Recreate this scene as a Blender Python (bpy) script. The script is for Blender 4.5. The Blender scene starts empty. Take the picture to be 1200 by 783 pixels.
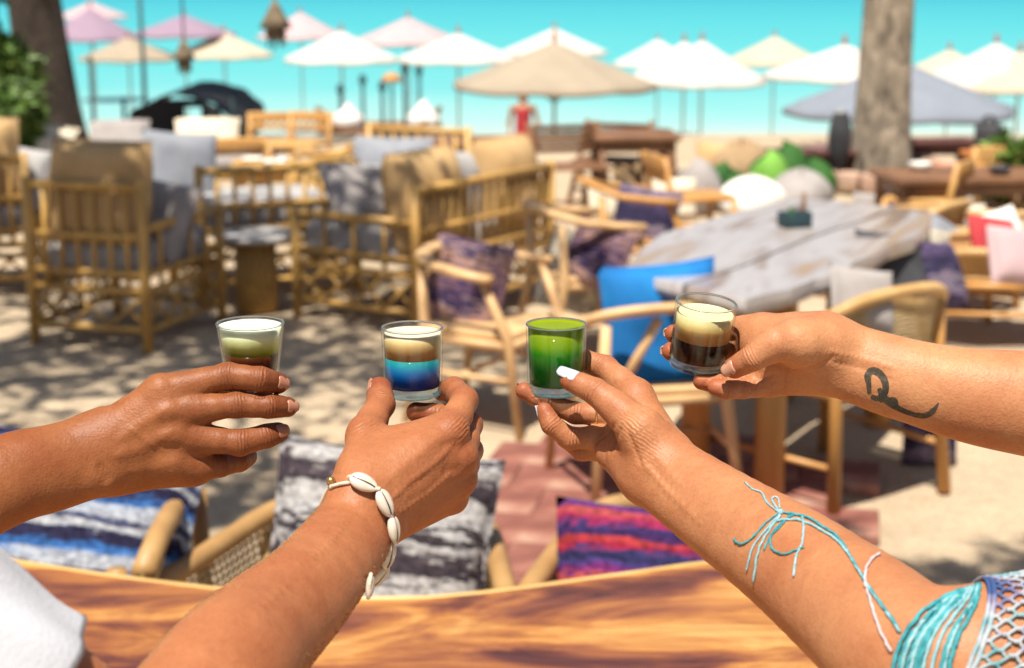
import bpy, bmesh, math, random
import numpy as np
from mathutils import Vector, Matrix
from mathutils.bvhtree import BVHTree

random.seed(7)
rng = np.random.default_rng(7)
scene = bpy.context.scene
COL = scene.collection

# ---------------------------------------------------------------- camera
H_EYE = 1.75
F_PX = 2000.0            # focal length in photo pixels (1200 wide)
PITCH = math.radians(12.3)
CU, CV = 600.0, 391.5
cam_d = bpy.data.cameras.new('camera')
cam = bpy.data.objects.new('camera', cam_d)
COL.objects.link(cam)
cam.location = (0, 0, H_EYE)
cam.rotation_euler = (math.radians(90) - PITCH, 0, 0)
cam_d.sensor_width = 36.0
cam_d.lens = 36.0 * F_PX / 1200.0
cam_d.clip_start = 0.05
cam_d.clip_end = 6000
cam_d.dof.use_dof = True
cam_d.dof.focus_distance = 1.315
cam_d.dof.aperture_fstop = 7.4
cam_d.dof.aperture_blades = 9
scene.camera = cam

# ---------------------------------------------------------------- sky, sun, exposure
SUN_EL = math.radians(67)
SUN_AZ = math.radians(-20)   # sun stands behind the camera, a little to the left
sun_dir = Vector((math.sin(SUN_AZ) * math.cos(SUN_EL), -math.cos(SUN_AZ) * math.cos(SUN_EL), math.sin(SUN_EL)))
world = bpy.data.worlds.new('World')
scene.world = world
world.use_nodes = True
wn = world.node_tree
bg = wn.nodes['Background']
sky = wn.nodes.new('ShaderNodeTexSky')
sky.sky_type = 'NISHITA'
sky.sun_disc = False
sky.sun_elevation = SUN_EL
sky.sun_rotation = math.atan2(sun_dir.x, sun_dir.y)
sky.dust_density = 1.5
wn.links.new(sky.outputs[0], bg.inputs[0])
bg.inputs[1].default_value = 0.054
sun_d = bpy.data.lights.new('sun', 'SUN')
sun_d.energy = 5.0
sun_d.angle = math.radians(0.53)
sun_d.color = (1.0, 0.93, 0.81)
sun = bpy.data.objects.new('sun', sun_d)
COL.objects.link(sun)
sun.location = (-3, -6, 12)
sun.rotation_euler = sun_dir.to_track_quat('Z', 'Y').to_euler()
scene.view_settings.view_transform = 'Standard'
scene.view_settings.look = 'None'
scene.view_settings.exposure = 0.74
scene.view_settings.gamma = 1.0
scene.cycles.use_denoising = True
scene.cycles.max_bounces = 10
scene.cycles.transparent_max_bounces = 24
scene.cycles.transmission_bounces = 10
scene.cycles.sample_clamp_indirect = 6.0
scene.cycles.caustics_reflective = False
scene.cycles.caustics_refractive = False

# ---------------------------------------------------------------- pixels to places
SP, CP = math.sin(PITCH), math.cos(PITCH)
RIGHT = np.array([1.0, 0, 0]); UPV = np.array([0, SP, CP]); FWD = np.array([0, CP, -SP])
EYE = np.array([0, 0, H_EYE])

def cam2w(p):
    p = np.asarray(p, float)
    return EYE + p[..., 0:1] * RIGHT + p[..., 1:2] * UPV + p[..., 2:3] * FWD

def PC(u, v, d):
    """pixel + depth along the optical axis -> camera space (x right, y up, z forward)"""
    return np.array([(u - CU) / F_PX * d, -(v - CV) / F_PX * d, d])

def PW(u, v, d):
    return Vector(cam2w(PC(u, v, d)))

def ray(u, v):
    r = (u - CU) / F_PX * RIGHT - (v - CV) / F_PX * UPV + FWD
    return r

def G(u, v, z=0.0):
    """where the pixel's ray meets the level z"""
    r = ray(u, v)
    t = (z - H_EYE) / r[2]
    return Vector(EYE + t * r)

def Y(u, v, y):
    """where the pixel's ray meets the upright plane at distance y"""
    r = ray(u, v)
    t = y / r[1]
    return Vector(EYE + t * r)

def wpix(p):
    q = np.array(p) - EYE
    d = q @ FWD
    return CU + F_PX * (q @ RIGHT) / d, CV - F_PX * (q @ UPV) / d, d

# ---------------------------------------------------------------- objects
def tag(o, label=None, cat=None, group=None, kind=None):
    if label: o['label'] = label
    if cat: o['category'] = cat
    if group: o['group'] = group
    if kind: o['kind'] = kind
    return o

def empty(name, loc=(0, 0, 0), rz=0.0):
    o = bpy.data.objects.new(name, None)
    o.empty_display_size = 0.05
    o.location = loc
    o.rotation_euler = (0, 0, rz)
    COL.objects.link(o)
    return o

def mesh_obj(name, verts, faces, mat=None, parent=None, smooth=True, local=False):
    me = bpy.data.meshes.new(name)
    me.from_pydata([tuple(v) for v in verts], [], [tuple(f) for f in faces])
    if smooth:
        me.polygons.foreach_set('use_smooth', [True] * len(me.polygons))
    if mat: me.materials.append(mat)
    me.update()
    o = bpy.data.objects.new(name, me)
    COL.objects.link(o)
    if parent: o.parent = parent
    return o

def copy_tree(o, parent=None):
    c = o.copy()
    COL.objects.link(c)
    if parent: c.parent = parent
    for ch in o.children:
        copy_tree(ch, c)
    return c

class MB:
    """collects shapes into one mesh"""
    def __init__(s): s.v = []; s.f = []; s.sm = []
    def add(s, v, f, smooth=True):
        n = len(s.v)
        s.v += [tuple(x) for x in v]
        s.f += [tuple(i + n for i in q) for q in f]
        s.sm += [smooth] * len(f)
        return s
    def box(s, c, d, rz=0.0, bev=0.0, rx=0.0, ry=0.0):
        c = Vector(c); hx, hy, hz = d[0] / 2, d[1] / 2, d[2] / 2
        M = Matrix.Rotation(rz, 3, 'Z') @ Matrix.Rotation(ry, 3, 'Y') @ Matrix.Rotation(rx, 3, 'X')
        if bev <= 0:
            vs = [c + M @ Vector((x * hx, y * hy, z * hz)) for x in (-1, 1) for y in (-1, 1) for z in (-1, 1)]
            fs = [(0, 1, 3, 2), (4, 6, 7, 5), (0, 4, 5, 1), (2, 3, 7, 6), (0, 2, 6, 4), (1, 5, 7, 3)]
            return s.add(vs, fs, False)
        bm = bmesh.new()
        bmesh.ops.create_cube(bm, size=1)
        bmesh.ops.scale(bm, vec=Vector(d), verts=bm.verts)
        bmesh.ops.bevel(bm, geom=bm.edges[:], offset=min(bev, min(d) * .45), segments=2, affect='EDGES', profile=.5)
        bm.verts.index_update()
        vs = [c + M @ v.co for v in bm.verts]
        fs = [[v.index for v in f.verts] for f in bm.faces]
        bm.free()
        return s.add(vs, fs, True)
    def tube(s, pts, r, n=8, cap=True, flat=1.0, up=None):
        pts = [Vector(p) for p in pts]
        rs = [r] * len(pts) if not hasattr(r, '__len__') else list(r)
        vs = []; fs = []
        m = len(pts)
        ref = None
        for i, p in enumerate(pts):
            t = (pts[min(i + 1, m - 1)] - pts[max(i - 1, 0)])
            if t.length < 1e-9: t = Vector((0, 0, 1))
            t.normalize()
            if ref is None:
                ref = Vector(up) if up is not None else (Vector((0, 0, 1)) if abs(t.z) < .9 else Vector((1, 0, 0)))
            a = ref - t * ref.dot(t)
            if a.length < 1e-6: a = t.orthogonal()
            a.normalize(); b = t.cross(a); ref = a
            for k in range(n):
                th = 2 * math.pi * k / n
                vs.append(p + a * math.cos(th) * rs[i] * flat + b * math.sin(th) * rs[i])
        for i in range(m - 1):
            for k in range(n):
                k2 = (k + 1) % n
                fs.append((i * n + k, i * n + k2, (i + 1) * n + k2, (i + 1) * n + k))
        if cap:
            fs.append(tuple(range(n - 1, -1, -1)))
            fs.append(tuple((m - 1) * n + k for k in range(n)))
        return s.add(vs, fs, True)
    def lathe(s, prof, n=24, c=(0, 0, 0), wob=0.0, M=None, cap=True):
        c = Vector(c)
        vs = []; fs = []
        for (r, z) in prof:
            for k in range(n):
                th = 2 * math.pi * k / n
                p = Vector((r * math.cos(th), r * math.sin(th), z))
                if M is not None: p = M @ p
                vs.append(c + p)
        for i in range(len(prof) - 1):
            for k in range(n):
                k2 = (k + 1) % n
                fs.append((i * n + k, i * n + k2, (i + 1) * n + k2, (i + 1) * n + k))
        if cap and prof[0][0] > 1e-6: fs.append(tuple(range(n - 1, -1, -1)))
        if cap and prof[-1][0] > 1e-6: fs.append(tuple((len(prof) - 1) * n + k for k in range(n)))
        return s.add(vs, fs, True)
    def build(s, name, mat, parent=None):
        o = mesh_obj(name, s.v, s.f, mat, parent, smooth=False)
        o.data.polygons.foreach_set('use_smooth', s.sm)
        return o

# ---------------------------------------------------------------- materials
def newmat(name):
    m = bpy.data.materials.new(name)
    m.use_nodes = True
    nt = m.node_tree
    b = nt.nodes['Principled BSDF']
    return m, nt, b

def N(nt, t, **kw):
    n = nt.nodes.new(t)
    for k, v in kw.items():
        if k in n.inputs.keys(): n.inputs[k].default_value = v
        else: setattr(n, k, v)
    return n

def ramp(nt, src, stops, interp='LINEAR'):
    r = nt.nodes.new('ShaderNodeValToRGB')
    cr = r.color_ramp
    cr.interpolation = interp
    while len(cr.elements) > 1: cr.elements.remove(cr.elements[-1])
    for i, (p, c) in enumerate(stops):
        e = cr.elements[0] if i == 0 else cr.elements.new(p)
        e.position = p
        e.color = (*c, 1) if len(c) == 3 else c
    nt.links.new(src, r.inputs[0])
    return r.outputs[0]

def S(r, g, b):
    """sRGB 0-255 to linear"""
    f = lambda x: (x / 255 / 12.92) if x <= 10 else ((x / 255 + .055) / 1.055) ** 2.4
    return (f(r), f(g), f(b))

def noisy(name, c1, c2, scale=8.0, rough=.6, bump=.2, bscale=60.0, stretch=(1, 1, 1), spec=.4, detail=4, metal=0.0, sss=0.0, dist=.002):
    m, nt, b = newmat(name)
    tc = N(nt, 'ShaderNodeTexCoord')
    mp = N(nt, 'ShaderNodeMapping')
    mp.inputs['Scale'].default_value = stretch
    nt.links.new(tc.outputs['Object'], mp.inputs[0])
    n1 = N(nt, 'ShaderNodeTexNoise', Scale=scale, Detail=detail)
    nt.links.new(mp.outputs[0], n1.inputs['Vector'])
    col = ramp(nt, n1.outputs[0], [(.3, c1), (.7, c2)])
    nt.links.new(col, b.inputs['Base Color'])
    n2 = N(nt, 'ShaderNodeTexNoise', Scale=bscale, Detail=3)
    nt.links.new(mp.outputs[0], n2.inputs['Vector'])
    bp = N(nt, 'ShaderNodeBump', Strength=bump, Distance=dist)
    nt.links.new(n2.outputs[0], bp.inputs['Height'])
    nt.links.new(bp.outputs[0], b.inputs['Normal'])
    b.inputs['Roughness'].default_value = rough
    b.inputs['Specular IOR Level'].default_value = spec
    b.inputs['Metallic'].default_value = metal
    if sss:
        b.inputs['Subsurface Weight'].default_value = sss
        b.inputs['Subsurface Scale'].default_value = .01
    return m

def plain(name, c, rough=.5, spec=.4):
    m, nt, b = newmat(name)
    b.inputs['Base Color'].default_value = (*c, 1)
    b.inputs['Roughness'].default_value = rough
    b.inputs['Specular IOR Level'].default_value = spec
    return m

# ================================================================ the setting
SEA_Z = -2.95
def ground_z(x, y):
    """terrace, bank down to the beach, beach, sea bed"""
    def ss(a, b, t):
        t = min(max((t - a) / (b - a), 0), 1); return t * t * (3 - 2 * t)
    z = -ss(16.5, 36, y) * 2.75 - ss(36, 52, y) * .28 - ss(50, 90, y) * 2.5
    if y > 80: z -= min((y - 80) * .02, 30)
    return z

def make_ground():
    xs = np.concatenate([np.linspace(-2500, -60, 8), np.linspace(-40, -5, 18), np.linspace(-4.8, 4.8, 97), np.linspace(5, 40, 18), np.linspace(60, 2500, 8)])
    ys = np.concatenate([np.linspace(-60, -3, 8), np.linspace(-2, 16, 181), np.linspace(16.3, 54, 90), np.linspace(56, 80, 14), np.array([100, 150, 300, 800, 2000, 4000])])
    lumps = [(random.uniform(-4.5, 4.5), random.uniform(2, 15), random.uniform(.12, .3), random.uniform(-.022, .016)) for _ in range(900)]
    X, Yy = np.meshgrid(xs, ys)
    Z = np.vectorize(ground_z)(X, Yy)
    for lx, ly, s, a in lumps:
        ix = np.where(abs(xs - lx) < s * 3)[0]; iy = np.where(abs(ys - ly) < s * 3)[0]
        if len(ix) and len(iy):
            q = np.ix_(iy, ix)
            Z[q] += a * np.exp(-((X[q] - lx) ** 2 + (Yy[q] - ly) ** 2) / (s * s))
    n = len(xs)
    vs = np.stack([X.ravel(), Yy.ravel(), Z.ravel()], 1)
    fs = [(j * n + i, j * n + i + 1, (j + 1) * n + i + 1, (j + 1) * n + i) for j in range(len(ys) - 1) for i in range(n - 1)]
    m, nt, b = newmat('sand')
    tc = N(nt, 'ShaderNodeTexCoord')
    n1 = N(nt, 'ShaderNodeTexNoise', Scale=1.3, Detail=6.0, Roughness=.6); nt.links.new(tc.outputs['Object'], n1.inputs['Vector'])
    n2 = N(nt, 'ShaderNodeTexNoise', Scale=55.0, Detail=5.0); nt.links.new(tc.outputs['Object'], n2.inputs['Vector'])
    n3 = N(nt, 'ShaderNodeTexNoise', Scale=9.0, Detail=4.0); nt.links.new(tc.outputs['Object'], n3.inputs['Vector'])
    c = ramp(nt, n1.outputs[0], [(.3, (.40, .31, .215)), (.7, (.53, .425, .30))])
    mm = N(nt, 'ShaderNodeMix', data_type='RGBA', blend_type='MULTIPLY'); mm.inputs[0].default_value = .6
    nt.links.new(c, mm.inputs[6])
    nt.links.new(ramp(nt, n2.outputs[0], [(.3, (.62, .58, .53)), (.55, (1, 1, 1))]), mm.inputs[7])
    nt.links.new(mm.outputs[2], b.inputs['Base Color'])
    ad = N(nt, 'ShaderNodeMath', operation='MULTIPLY_ADD'); ad.inputs[1].default_value = 3.0
    nt.links.new(n3.outputs[0], ad.inputs[0]); nt.links.new(n2.outputs[0], ad.inputs[2])
    bp = N(nt, 'ShaderNodeBump', Strength=.7, Distance=.02); nt.links.new(ad.outputs[0], bp.inputs['Height'])
    nt.links.new(bp.outputs[0], b.inputs['Normal'])
    b.inputs['Roughness'].default_value = .95; b.inputs['Specular IOR Level'].default_value = .15
    tag(mesh_obj('sand_ground', vs, fs, m), kind='structure')
make_ground()

def make_sea():
    m, nt, b = newmat('sea_water')
    ge = N(nt, 'ShaderNodeNewGeometry')
    sx = N(nt, 'ShaderNodeSeparateXYZ'); nt.links.new(ge.outputs['Position'], sx.inputs[0])
    n1 = N(nt, 'ShaderNodeTexNoise', Scale=.05, Detail=4.0); nt.links.new(ge.outputs['Position'], n1.inputs['Vector'])
    ma = N(nt, 'ShaderNodeMath', operation='MULTIPLY_ADD'); ma.inputs[1].default_value = 22.0
    nt.links.new(n1.outputs[0], ma.inputs[0]); nt.links.new(sx.outputs['Y'], ma.inputs[2])
    mr = N(nt, 'ShaderNodeMapRange'); mr.inputs[1].default_value = 56; mr.inputs[2].default_value = 256
    nt.links.new(ma.outputs[0], mr.inputs[0])
    # water colour by depth: shallows over sand are pale, the deep is turquoise
    c = ramp(nt, mr.outputs[0], [(0, (.44, .50, .44)), (.03, (.28, .50, .48)), (.09, (.13, .44, .45)), (.20, (.085, .42, .44)), (.45, (.05, .38, .42)), (.8, (.03, .33, .40)), (1, (.02, .29, .38))])
    nt.links.new(c, b.inputs['Base Color'])
    mp = N(nt, 'ShaderNodeMapping'); mp.inputs['Scale'].default_value = (.5, 1.3, 1)
    nt.links.new(ge.outputs['Position'], mp.inputs[0])
    n2 = N(nt, 'ShaderNodeTexNoise', Scale=1.2, Detail=6.0); nt.links.new(mp.outputs[0], n2.inputs['Vector'])
    bp = N(nt, 'ShaderNodeBump', Strength=.5, Distance=.12); nt.links.new(n2.outputs[0], bp.inputs['Height'])
    nt.links.new(bp.outputs[0], b.inputs['Normal'])
    b.inputs['Roughness'].default_value = .35; b.inputs['Specular IOR Level'].default_value = .12
    vs = [(-3000, 40, SEA_Z), (3000, 40, SEA_Z), (3000, 4500, SEA_Z), (-3000, 4500, SEA_Z)]
    tag(mesh_obj('sea', vs, [(0, 1, 2, 3)], m), kind='structure')
make_sea()

# red paved strip under the chairs
M_PAVE = None
def make_paving():
    m, nt, b = newmat('red_paving')
    tc = N(nt, 'ShaderNodeTexCoord')
    n1 = N(nt, 'ShaderNodeTexNoise', Scale=5.0, Detail=5.0); nt.links.new(tc.outputs['Object'], n1.inputs['Vector'])
    nt.links.new(ramp(nt, n1.outputs[0], [(.34, (.15, .048, .036)), (.52, (.24, .088, .064)), (.62, (.32, .16, .115)), (.72, (.42, .30, .21))]), b.inputs['Base Color'])
    n2 = N(nt, 'ShaderNodeTexNoise', Scale=70.0, Detail=3.0); nt.links.new(tc.outputs['Object'], n2.inputs['Vector'])
    bp = N(nt, 'ShaderNodeBump', Strength=.4, Distance=.006); nt.links.new(n2.outputs[0], bp.inputs['Height'])
    nt.links.new(bp.outputs[0], b.inputs['Normal'])
    b.inputs['Roughness'].default_value = .85
    root = tag(empty('paving', (.42, 5.25, 0)), kind='structure')
    proto = None
    rows = 7; cols = 5
    for j in range(rows):
        for i in range(cols):
            if j in (0, rows - 1) and (i in (0, cols - 1) or random.random() < .25): continue
            if proto is None:
                proto = MB().box((0, 0, 0), (.269, .269, .05), bev=.005).build('paving_slab', m, root)
                o = proto
            else:
                o = proto.copy(); COL.objects.link(o)
            o.location = ((i - cols / 2 + .5) * .272 + (.136 if j % 2 else 0) - .068, (j - rows / 2 + .5) * .272, .0 + random.uniform(-.003, .004))
            o.rotation_euler = (random.uniform(-.01, .01), random.uniform(-.01, .01), random.uniform(-.012, .012))
    root.rotation_euler = (0, 0, math.radians(-12))
    root.location.z = 0.008
make_paving()

# ---------------------------------------------------------------- trees
def bark(name, c1, c2, ring=9.0):
    m, nt, b = newmat(name)
    tc = N(nt, 'ShaderNodeTexCoord')
    mp = N(nt, 'ShaderNodeMapping'); mp.inputs['Scale'].default_value = (1, 1, .55)
    nt.links.new(tc.outputs['Object'], mp.inputs[0])
    n1 = N(nt, 'ShaderNodeTexNoise', Scale=ring, Detail=7.0, Roughness=.7, Distortion=1.0); nt.links.new(mp.outputs[0], n1.inputs['Vector'])
    nt.links.new(ramp(nt, n1.outputs[0], [(.34, c1), (.62, c2)]), b.inputs['Base Color'])
    bp = N(nt, 'ShaderNodeBump', Strength=1.0, Distance=.05); nt.links.new(n1.outputs[0], bp.inputs['Height'])
    nt.links.new(bp.outputs[0], b.inputs['Normal'])
    b.inputs['Roughness'].default_value = .9
    return m
M_BARK = bark('grey_bark', (.07, .055, .04), (.44, .36, .27), 7.0)
M_BARK_D = bark('dark_bark', (.022, .015, .011), (.065, .045, .032))
M_LEAF = noisy('leaf', (.035, .075, .012), (.10, .17, .03), 3.0, .5, 0, stretch=(1, 1, 1))
M_LEAF_B = noisy('leaf_bright', (.07, .15, .02), (.16, .26, .05), 3.0, .5, 0)

def trunk_mesh(mb, base, top, r0, r1, flare=1.5, n=18, seg=26, bend=.05, knots=True):
    base, top = Vector(base), Vector(top)
    ph = random.uniform(0, 6)
    vs = []; fs = []
    for i in range(seg + 1):
        t = i / seg
        c = base.lerp(top, t) + Vector((math.sin(t * 3 + ph), math.cos(t * 2.3 + ph), 0)) * bend * t
        r = r0 + (r1 - r0) * t
        r *= 1 + (flare - 1) * math.exp(-t * seg * .32)
        for k in range(n):
            th = 2 * math.pi * k / n
            w = 1 + .05 * math.sin(3 * th + ph + t * 5) + .03 * math.sin(9 * th + t * 31) * math.sin(t * 47 + th * 2) + .04 * math.sin(5 * th - t * 11) + random.uniform(-.018, .018) + .05 * math.exp(-t * seg * .3) * math.sin(6 * th + ph)
            vs.append(c + Vector((math.cos(th), math.sin(th), 0)) * r * w)
    for i in range(seg):
        for k in range(n):
            k2 = (k + 1) % n
            fs.append((i * n + k, i * n + k2, (i + 1) * n + k2, (i + 1) * n + k))
    mb.add(vs, fs)

def leaf_cloud(centres, per, size, name, mat, parent, droop=.3, jitter=1.0):
    """many small folded leaves spread through clumps"""
    vs = []; fs = []
    for (c, rad) in centres:
        c = Vector(c)
        for _ in range(per):
            d = Vector((random.gauss(0, 1), random.gauss(0, 1), random.gauss(0, .8)))
            d = d.normalized() * (random.random() ** .45) * rad
            p = c + d
            a = Vector((random.gauss(0, 1), random.gauss(0, 1), random.gauss(0, .6) - droop)).normalized()
            s = a.cross(Vector((random.gauss(0, 1), random.gauss(0, 1), random.gauss(0, 1)))).normalized()
            nrm = a.cross(s)
            L = size * random.uniform(.7, 1.3); w = L * .42
            n = len(vs)
            vs += [p, p + a * L * .5 + s * w * .5 + nrm * w * .12, p + a * L, p + a * L * .5 - s * w * .5 + nrm * w * .12]
            fs += [(n, n + 1, n + 2), (n, n + 2, n + 3)]
    return mesh_obj(name, vs, fs, mat, parent, smooth=False)

def tree(base, top_h, r0, r1, crown_c, crown_r, clumps, per, leaf, label, mbark, mleaf, lean=(0, 0), flare=1.5, limbs=6):
    root = empty('tree', base)
    mb = MB()
    trunk_mesh(mb, (0, 0, -.1), (lean[0], lean[1], top_h), r0, r1, flare)
    mb.build('trunk', mbark, root)
    cc = Vector(crown_c) - Vector(base)
    cl = []
    for i in range(clumps):
        d = Vector((random.gauss(0, 1), random.gauss(0, 1), random.gauss(0, .6)))
        d = d.normalized() * random.random() ** .4
        cl.append((cc + Vector((d.x * crown_r[0], d.y * crown_r[1], d.z * crown_r[2])), random.uniform(.35, .7) * min(crown_r[0], 1.4) * .75))
    st = Vector((lean[0], lean[1], top_h))
    for i in range(limbs):
        e = cl[i * max(1, len(cl) // limbs)][0]
        mid = st.lerp(e, .5) + Vector((0, 0, .25))
        MB().tube([st - Vector((0, 0, .3)), mid, e], [r1 * .75, r1 * .45, r1 * .15], 8).build('limb', mbark, root)
    leaf_cloud(cl, per, leaf, 'crown', mleaf, root)
    tag(root, label, 'tree')
    return root

KS = H_EYE / 1.6
# big grey trunk behind the long table
tb = G(1033, 214)
tree((tb.x, tb.y, 0), 7.5, .178 * KS, .150 * KS, (tb.x + .3, tb.y - 1.6, 9.6), (1.9, 1.7, 1.2), 22, 260, .16, 'thick grey barked tree trunk rising from a low round stone kerb', M_BARK, M_LEAF, lean=(.02, .25), flare=1.35)
# dark trunk at the left with leaves hanging beside it
tb2 = G(70, 150)
tree((-3.74, 14.0, 0), 7.0, .20, .15, (-4.4, 13.5, 8.2), (2.8, 2.4, 1.3), 22, 260, .16, 'dark leaning tree trunk beside hanging green leaves', M_BARK_D, M_LEAF, lean=(-.48, .0), flare=1.7)
# trees beside the terrace whose crowns shade the lounge chairs
tree((-4.6, 4.2, 0), 4.6, .2, .14, (-2.65, 5.2, 5.6), (2.2, 2.3, .9), 44, 155, .15, 'broad leafy shade tree standing beside the bamboo lounge chairs', M_BARK_D, M_LEAF, lean=(.5, .2))
tree((2.3, 1.9, 0), 5.2, .14, .10, (.10, 2.05, 6.1), (.85, .5, .4), 11, 200, .14, 'small leafy tree dappling the paving beside the long table', M_BARK, M_LEAF, lean=(-.9, .1))

# low kerb round the grey trunk, one stone after another
def kerb():
    root = tag(empty('tree_kerb', (tb.x, tb.y, 0)), 'low round kerb of pinkish stones around the grey tree trunk', 'kerb')
    m = noisy('pink_stone', (.36, .22, .16), (.52, .36, .27), 6, .9, .6, 40, dist=.01)
    R = .56 * KS; n = 20
    for k in range(n):
        a = 2 * math.pi * k / n
        MB().box((R * math.cos(a), R * math.sin(a), .07), (.15, 2 * math.pi * R / n * .94, .16 + random.uniform(-.02, .02)), rz=a, bev=.025).build('stone', m, root)
    MB().lathe([(0, .08), (R - .05, .075)], 24).build('soil', noisy('kerb_soil', (.12, .08, .05), (.2, .14, .09), 8, .95, .6, 50, dist=.01), root)
kerb()

# leafy bush and hanging branch at the upper left edge
def bush(u, v, y, r, n, per, leaf, label, mat, z0=None, group=None, stem=True):
    p = Y(u, v, y)
    root = empty('bush', (p.x, p.y, ground_z(p.x, p.y)))
    cc = Vector((0, 0, p.z - root.location.z))
    cl = []
    for i in range(n):
        d = Vector((random.gauss(0, 1), random.gauss(0, 1), random.gauss(0, 1))).normalized() * random.random() ** .5
        cl.append((cc + Vector((d.x * r[0], d.y * r[0], d.z * r[1])), min(r) * random.uniform(.35, .6)))
    for i in range(0, n, 2):
        e = cl[i][0]
        MB().tube([(e.x * .15, e.y * .15, -.05), (e.x * .5, e.y * .5, e.z * .6), e], [.022, .016, .006], 6).build('stem', M_BARK_D, root)
    leaf_cloud(cl, per, leaf, 'foliage', mat, root)
    tag(root, label, 'bush', group)
bush(-24, 40, 12.6, (.30, .8), 16, 220, .15, 'tall green bush with dark leaves growing left of the dark tree trunk', M_LEAF)
bush(2, 132, 11.2, (.22, .22), 10, 160, .13, 'low green plant behind the tan lounge chair', M_LEAF)
bush(1186, 200, 11.5, (.22, .2), 8, 140, .11, 'low leafy plant beside the orange wooden stool', M_LEAF_B)

# ================================================================ furniture materials
M_BAMBOO = noisy('bamboo', (.40, .215, .055), (.57, .35, .105), 5, .42, .3, 30, stretch=(1, 1, .3))
M_BAMBOO_D = noisy('bamboo_brown', (.34, .185, .05), (.50, .30, .09), 5, .45, .3, 30, stretch=(1, 1, .3))
M_OAK = noisy('pale_wood', (.52, .31, .14), (.68, .44, .22), 6, .45, .2, 40, stretch=(1, 1, .25))
M_TEAK = noisy('orange_wood', (.42, .20, .055), (.56, .29, .09), 7, .42, .2, 40, stretch=(1, 1, .25))
M_RATTAN = noisy('rattan', (.44, .25, .09), (.60, .38, .16), 9, .5, .5, 90)
M_RATTAN_B = noisy('rattan_brown', (.30, .165, .06), (.44, .265, .105), 9, .5, .5, 90)
M_CANE = noisy('cane', (.52, .36, .16), (.68, .52, .28), 9, .5, .3, 60)
M_BROWN = noisy('brown_wood', (.14, .065, .03), (.24, .12, .06), 6, .5, .3, 40, stretch=(1, 1, .3))
M_GREYC = noisy('grey_cloth', (.34, .33, .325), (.42, .405, .40), 9, .9, .5, 240, dist=.003)
M_BLUEGREY = noisy('blue_grey_cloth', (.21, .225, .26), (.28, .295, .33), 9, .9, .5, 240, dist=.003)
M_TAUPE = noisy('taupe_cloth', (.27, .245, .235), (.35, .32, .31), 9, .9, .5, 240, dist=.003)
M_CREAM = noisy('cream_cloth', (.58, .50, .38), (.70, .62, .48), 9, .9, .5, 240, dist=.003)
M_WHITEC = noisy('white_cloth', (.68, .66, .62), (.78, .76, .72), 9, .9, .4, 200, dist=.003)
M_BLUE = noisy('blue_cloth', (.004, .115, .36), (.008, .19, .50), 7, .85, .5, 260, dist=.003)
M_RED = noisy('red_cloth', (.32, .02, .03), (.45, .045, .05), 7, .85, .4, 240, dist=.003)
M_DARK = noisy('dark_cloth', (.03, .03, .035), (.06, .06, .07), 7, .85, .4, 240, dist=.003)

def stripes(name, stops, freq=9.0, rag=.35, axis='Y', period=1.0, sub=0.0):
    """woven rag stripes running along one local axis"""
    m, nt, b = newmat(name)
    tc = N(nt, 'ShaderNodeTexCoord')
    sx = N(nt, 'ShaderNodeSeparateXYZ'); nt.links.new(tc.outputs['Object'], sx.inputs[0])
    mp = N(nt, 'ShaderNodeMapping'); mp.inputs['Scale'].default_value = (6, 26, 26) if axis == 'Y' else (26, 6, 26)
    nt.links.new(tc.outputs['Object'], mp.inputs[0])
    n1 = N(nt, 'ShaderNodeTexNoise', Scale=1.0, Detail=5.0, Roughness=.7); nt.links.new(mp.outputs[0], n1.inputs['Vector'])
    f = N(nt, 'ShaderNodeMath', operation='MULTIPLY'); f.inputs[1].default_value = freq
    nt.links.new(sx.outputs[axis], f.inputs[0])
    g = N(nt, 'ShaderNodeMath', operation='MULTIPLY_ADD'); g.inputs[1].default_value = rag
    nt.links.new(n1.outputs[0], g.inputs[0]); nt.links.new(f.outputs[0], g.inputs[2])
    w = N(nt, 'ShaderNodeMath', operation='WRAP'); w.inputs[1].default_value = 0; w.inputs[2].default_value = 1
    nt.links.new(g.outputs[0], w.inputs[0])
    c = ramp(nt, w.outputs[0], stops)
    mm = N(nt, 'ShaderNodeMix', data_type='RGBA', blend_type='MULTIPLY'); mm.inputs[0].default_value = .7
    n2 = N(nt, 'ShaderNodeTexNoise', Scale=70.0, Detail=4.0); nt.links.new(tc.outputs['Object'], n2.inputs['Vector'])
    nt.links.new(c, mm.inputs[6]); nt.links.new(ramp(nt, n2.outputs[0], [(.32, (.25, .25, .28)), (.6, (1, 1, 1))]), mm.inputs[7])
    nt.links.new(mm.outputs[2], b.inputs['Base Color'])
    bp = N(nt, 'ShaderNodeBump', Strength=.9, Distance=.006)
    nn = N(nt, 'ShaderNodeMath', operation='ADD'); nt.links.new(n1.outputs[0], nn.inputs[0]); nt.links.new(n2.outputs[0], nn.inputs[1])
    nt.links.new(nn.outputs[0], bp.inputs['Height']); nt.links.new(bp.outputs[0], b.inputs['Normal'])
    b.inputs['Roughness'].default_value = .95; b.inputs['Specular IOR Level'].default_value = .1
    return m
wh = (.42, .41, .41); nv = (.022, .02, .05); bl = (.05, .17, .46); bk = (.035, .028, .035)
M_STR_BLUE = stripes('blue_white_rag', [(0, (.36, .38, .42)), (.16, (.30, .34, .42)), (.24, (.04, .13, .36)), (.36, (.03, .10, .28)), (.42, nv), (.60, nv), (.66, (.30, .32, .36)), (.76, (.40, .40, .42)), (.84, (.05, .06, .12)), (.92, (.05, .06, .12)), (1, (.36, .38, .42))], 10.0, .9)
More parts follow.
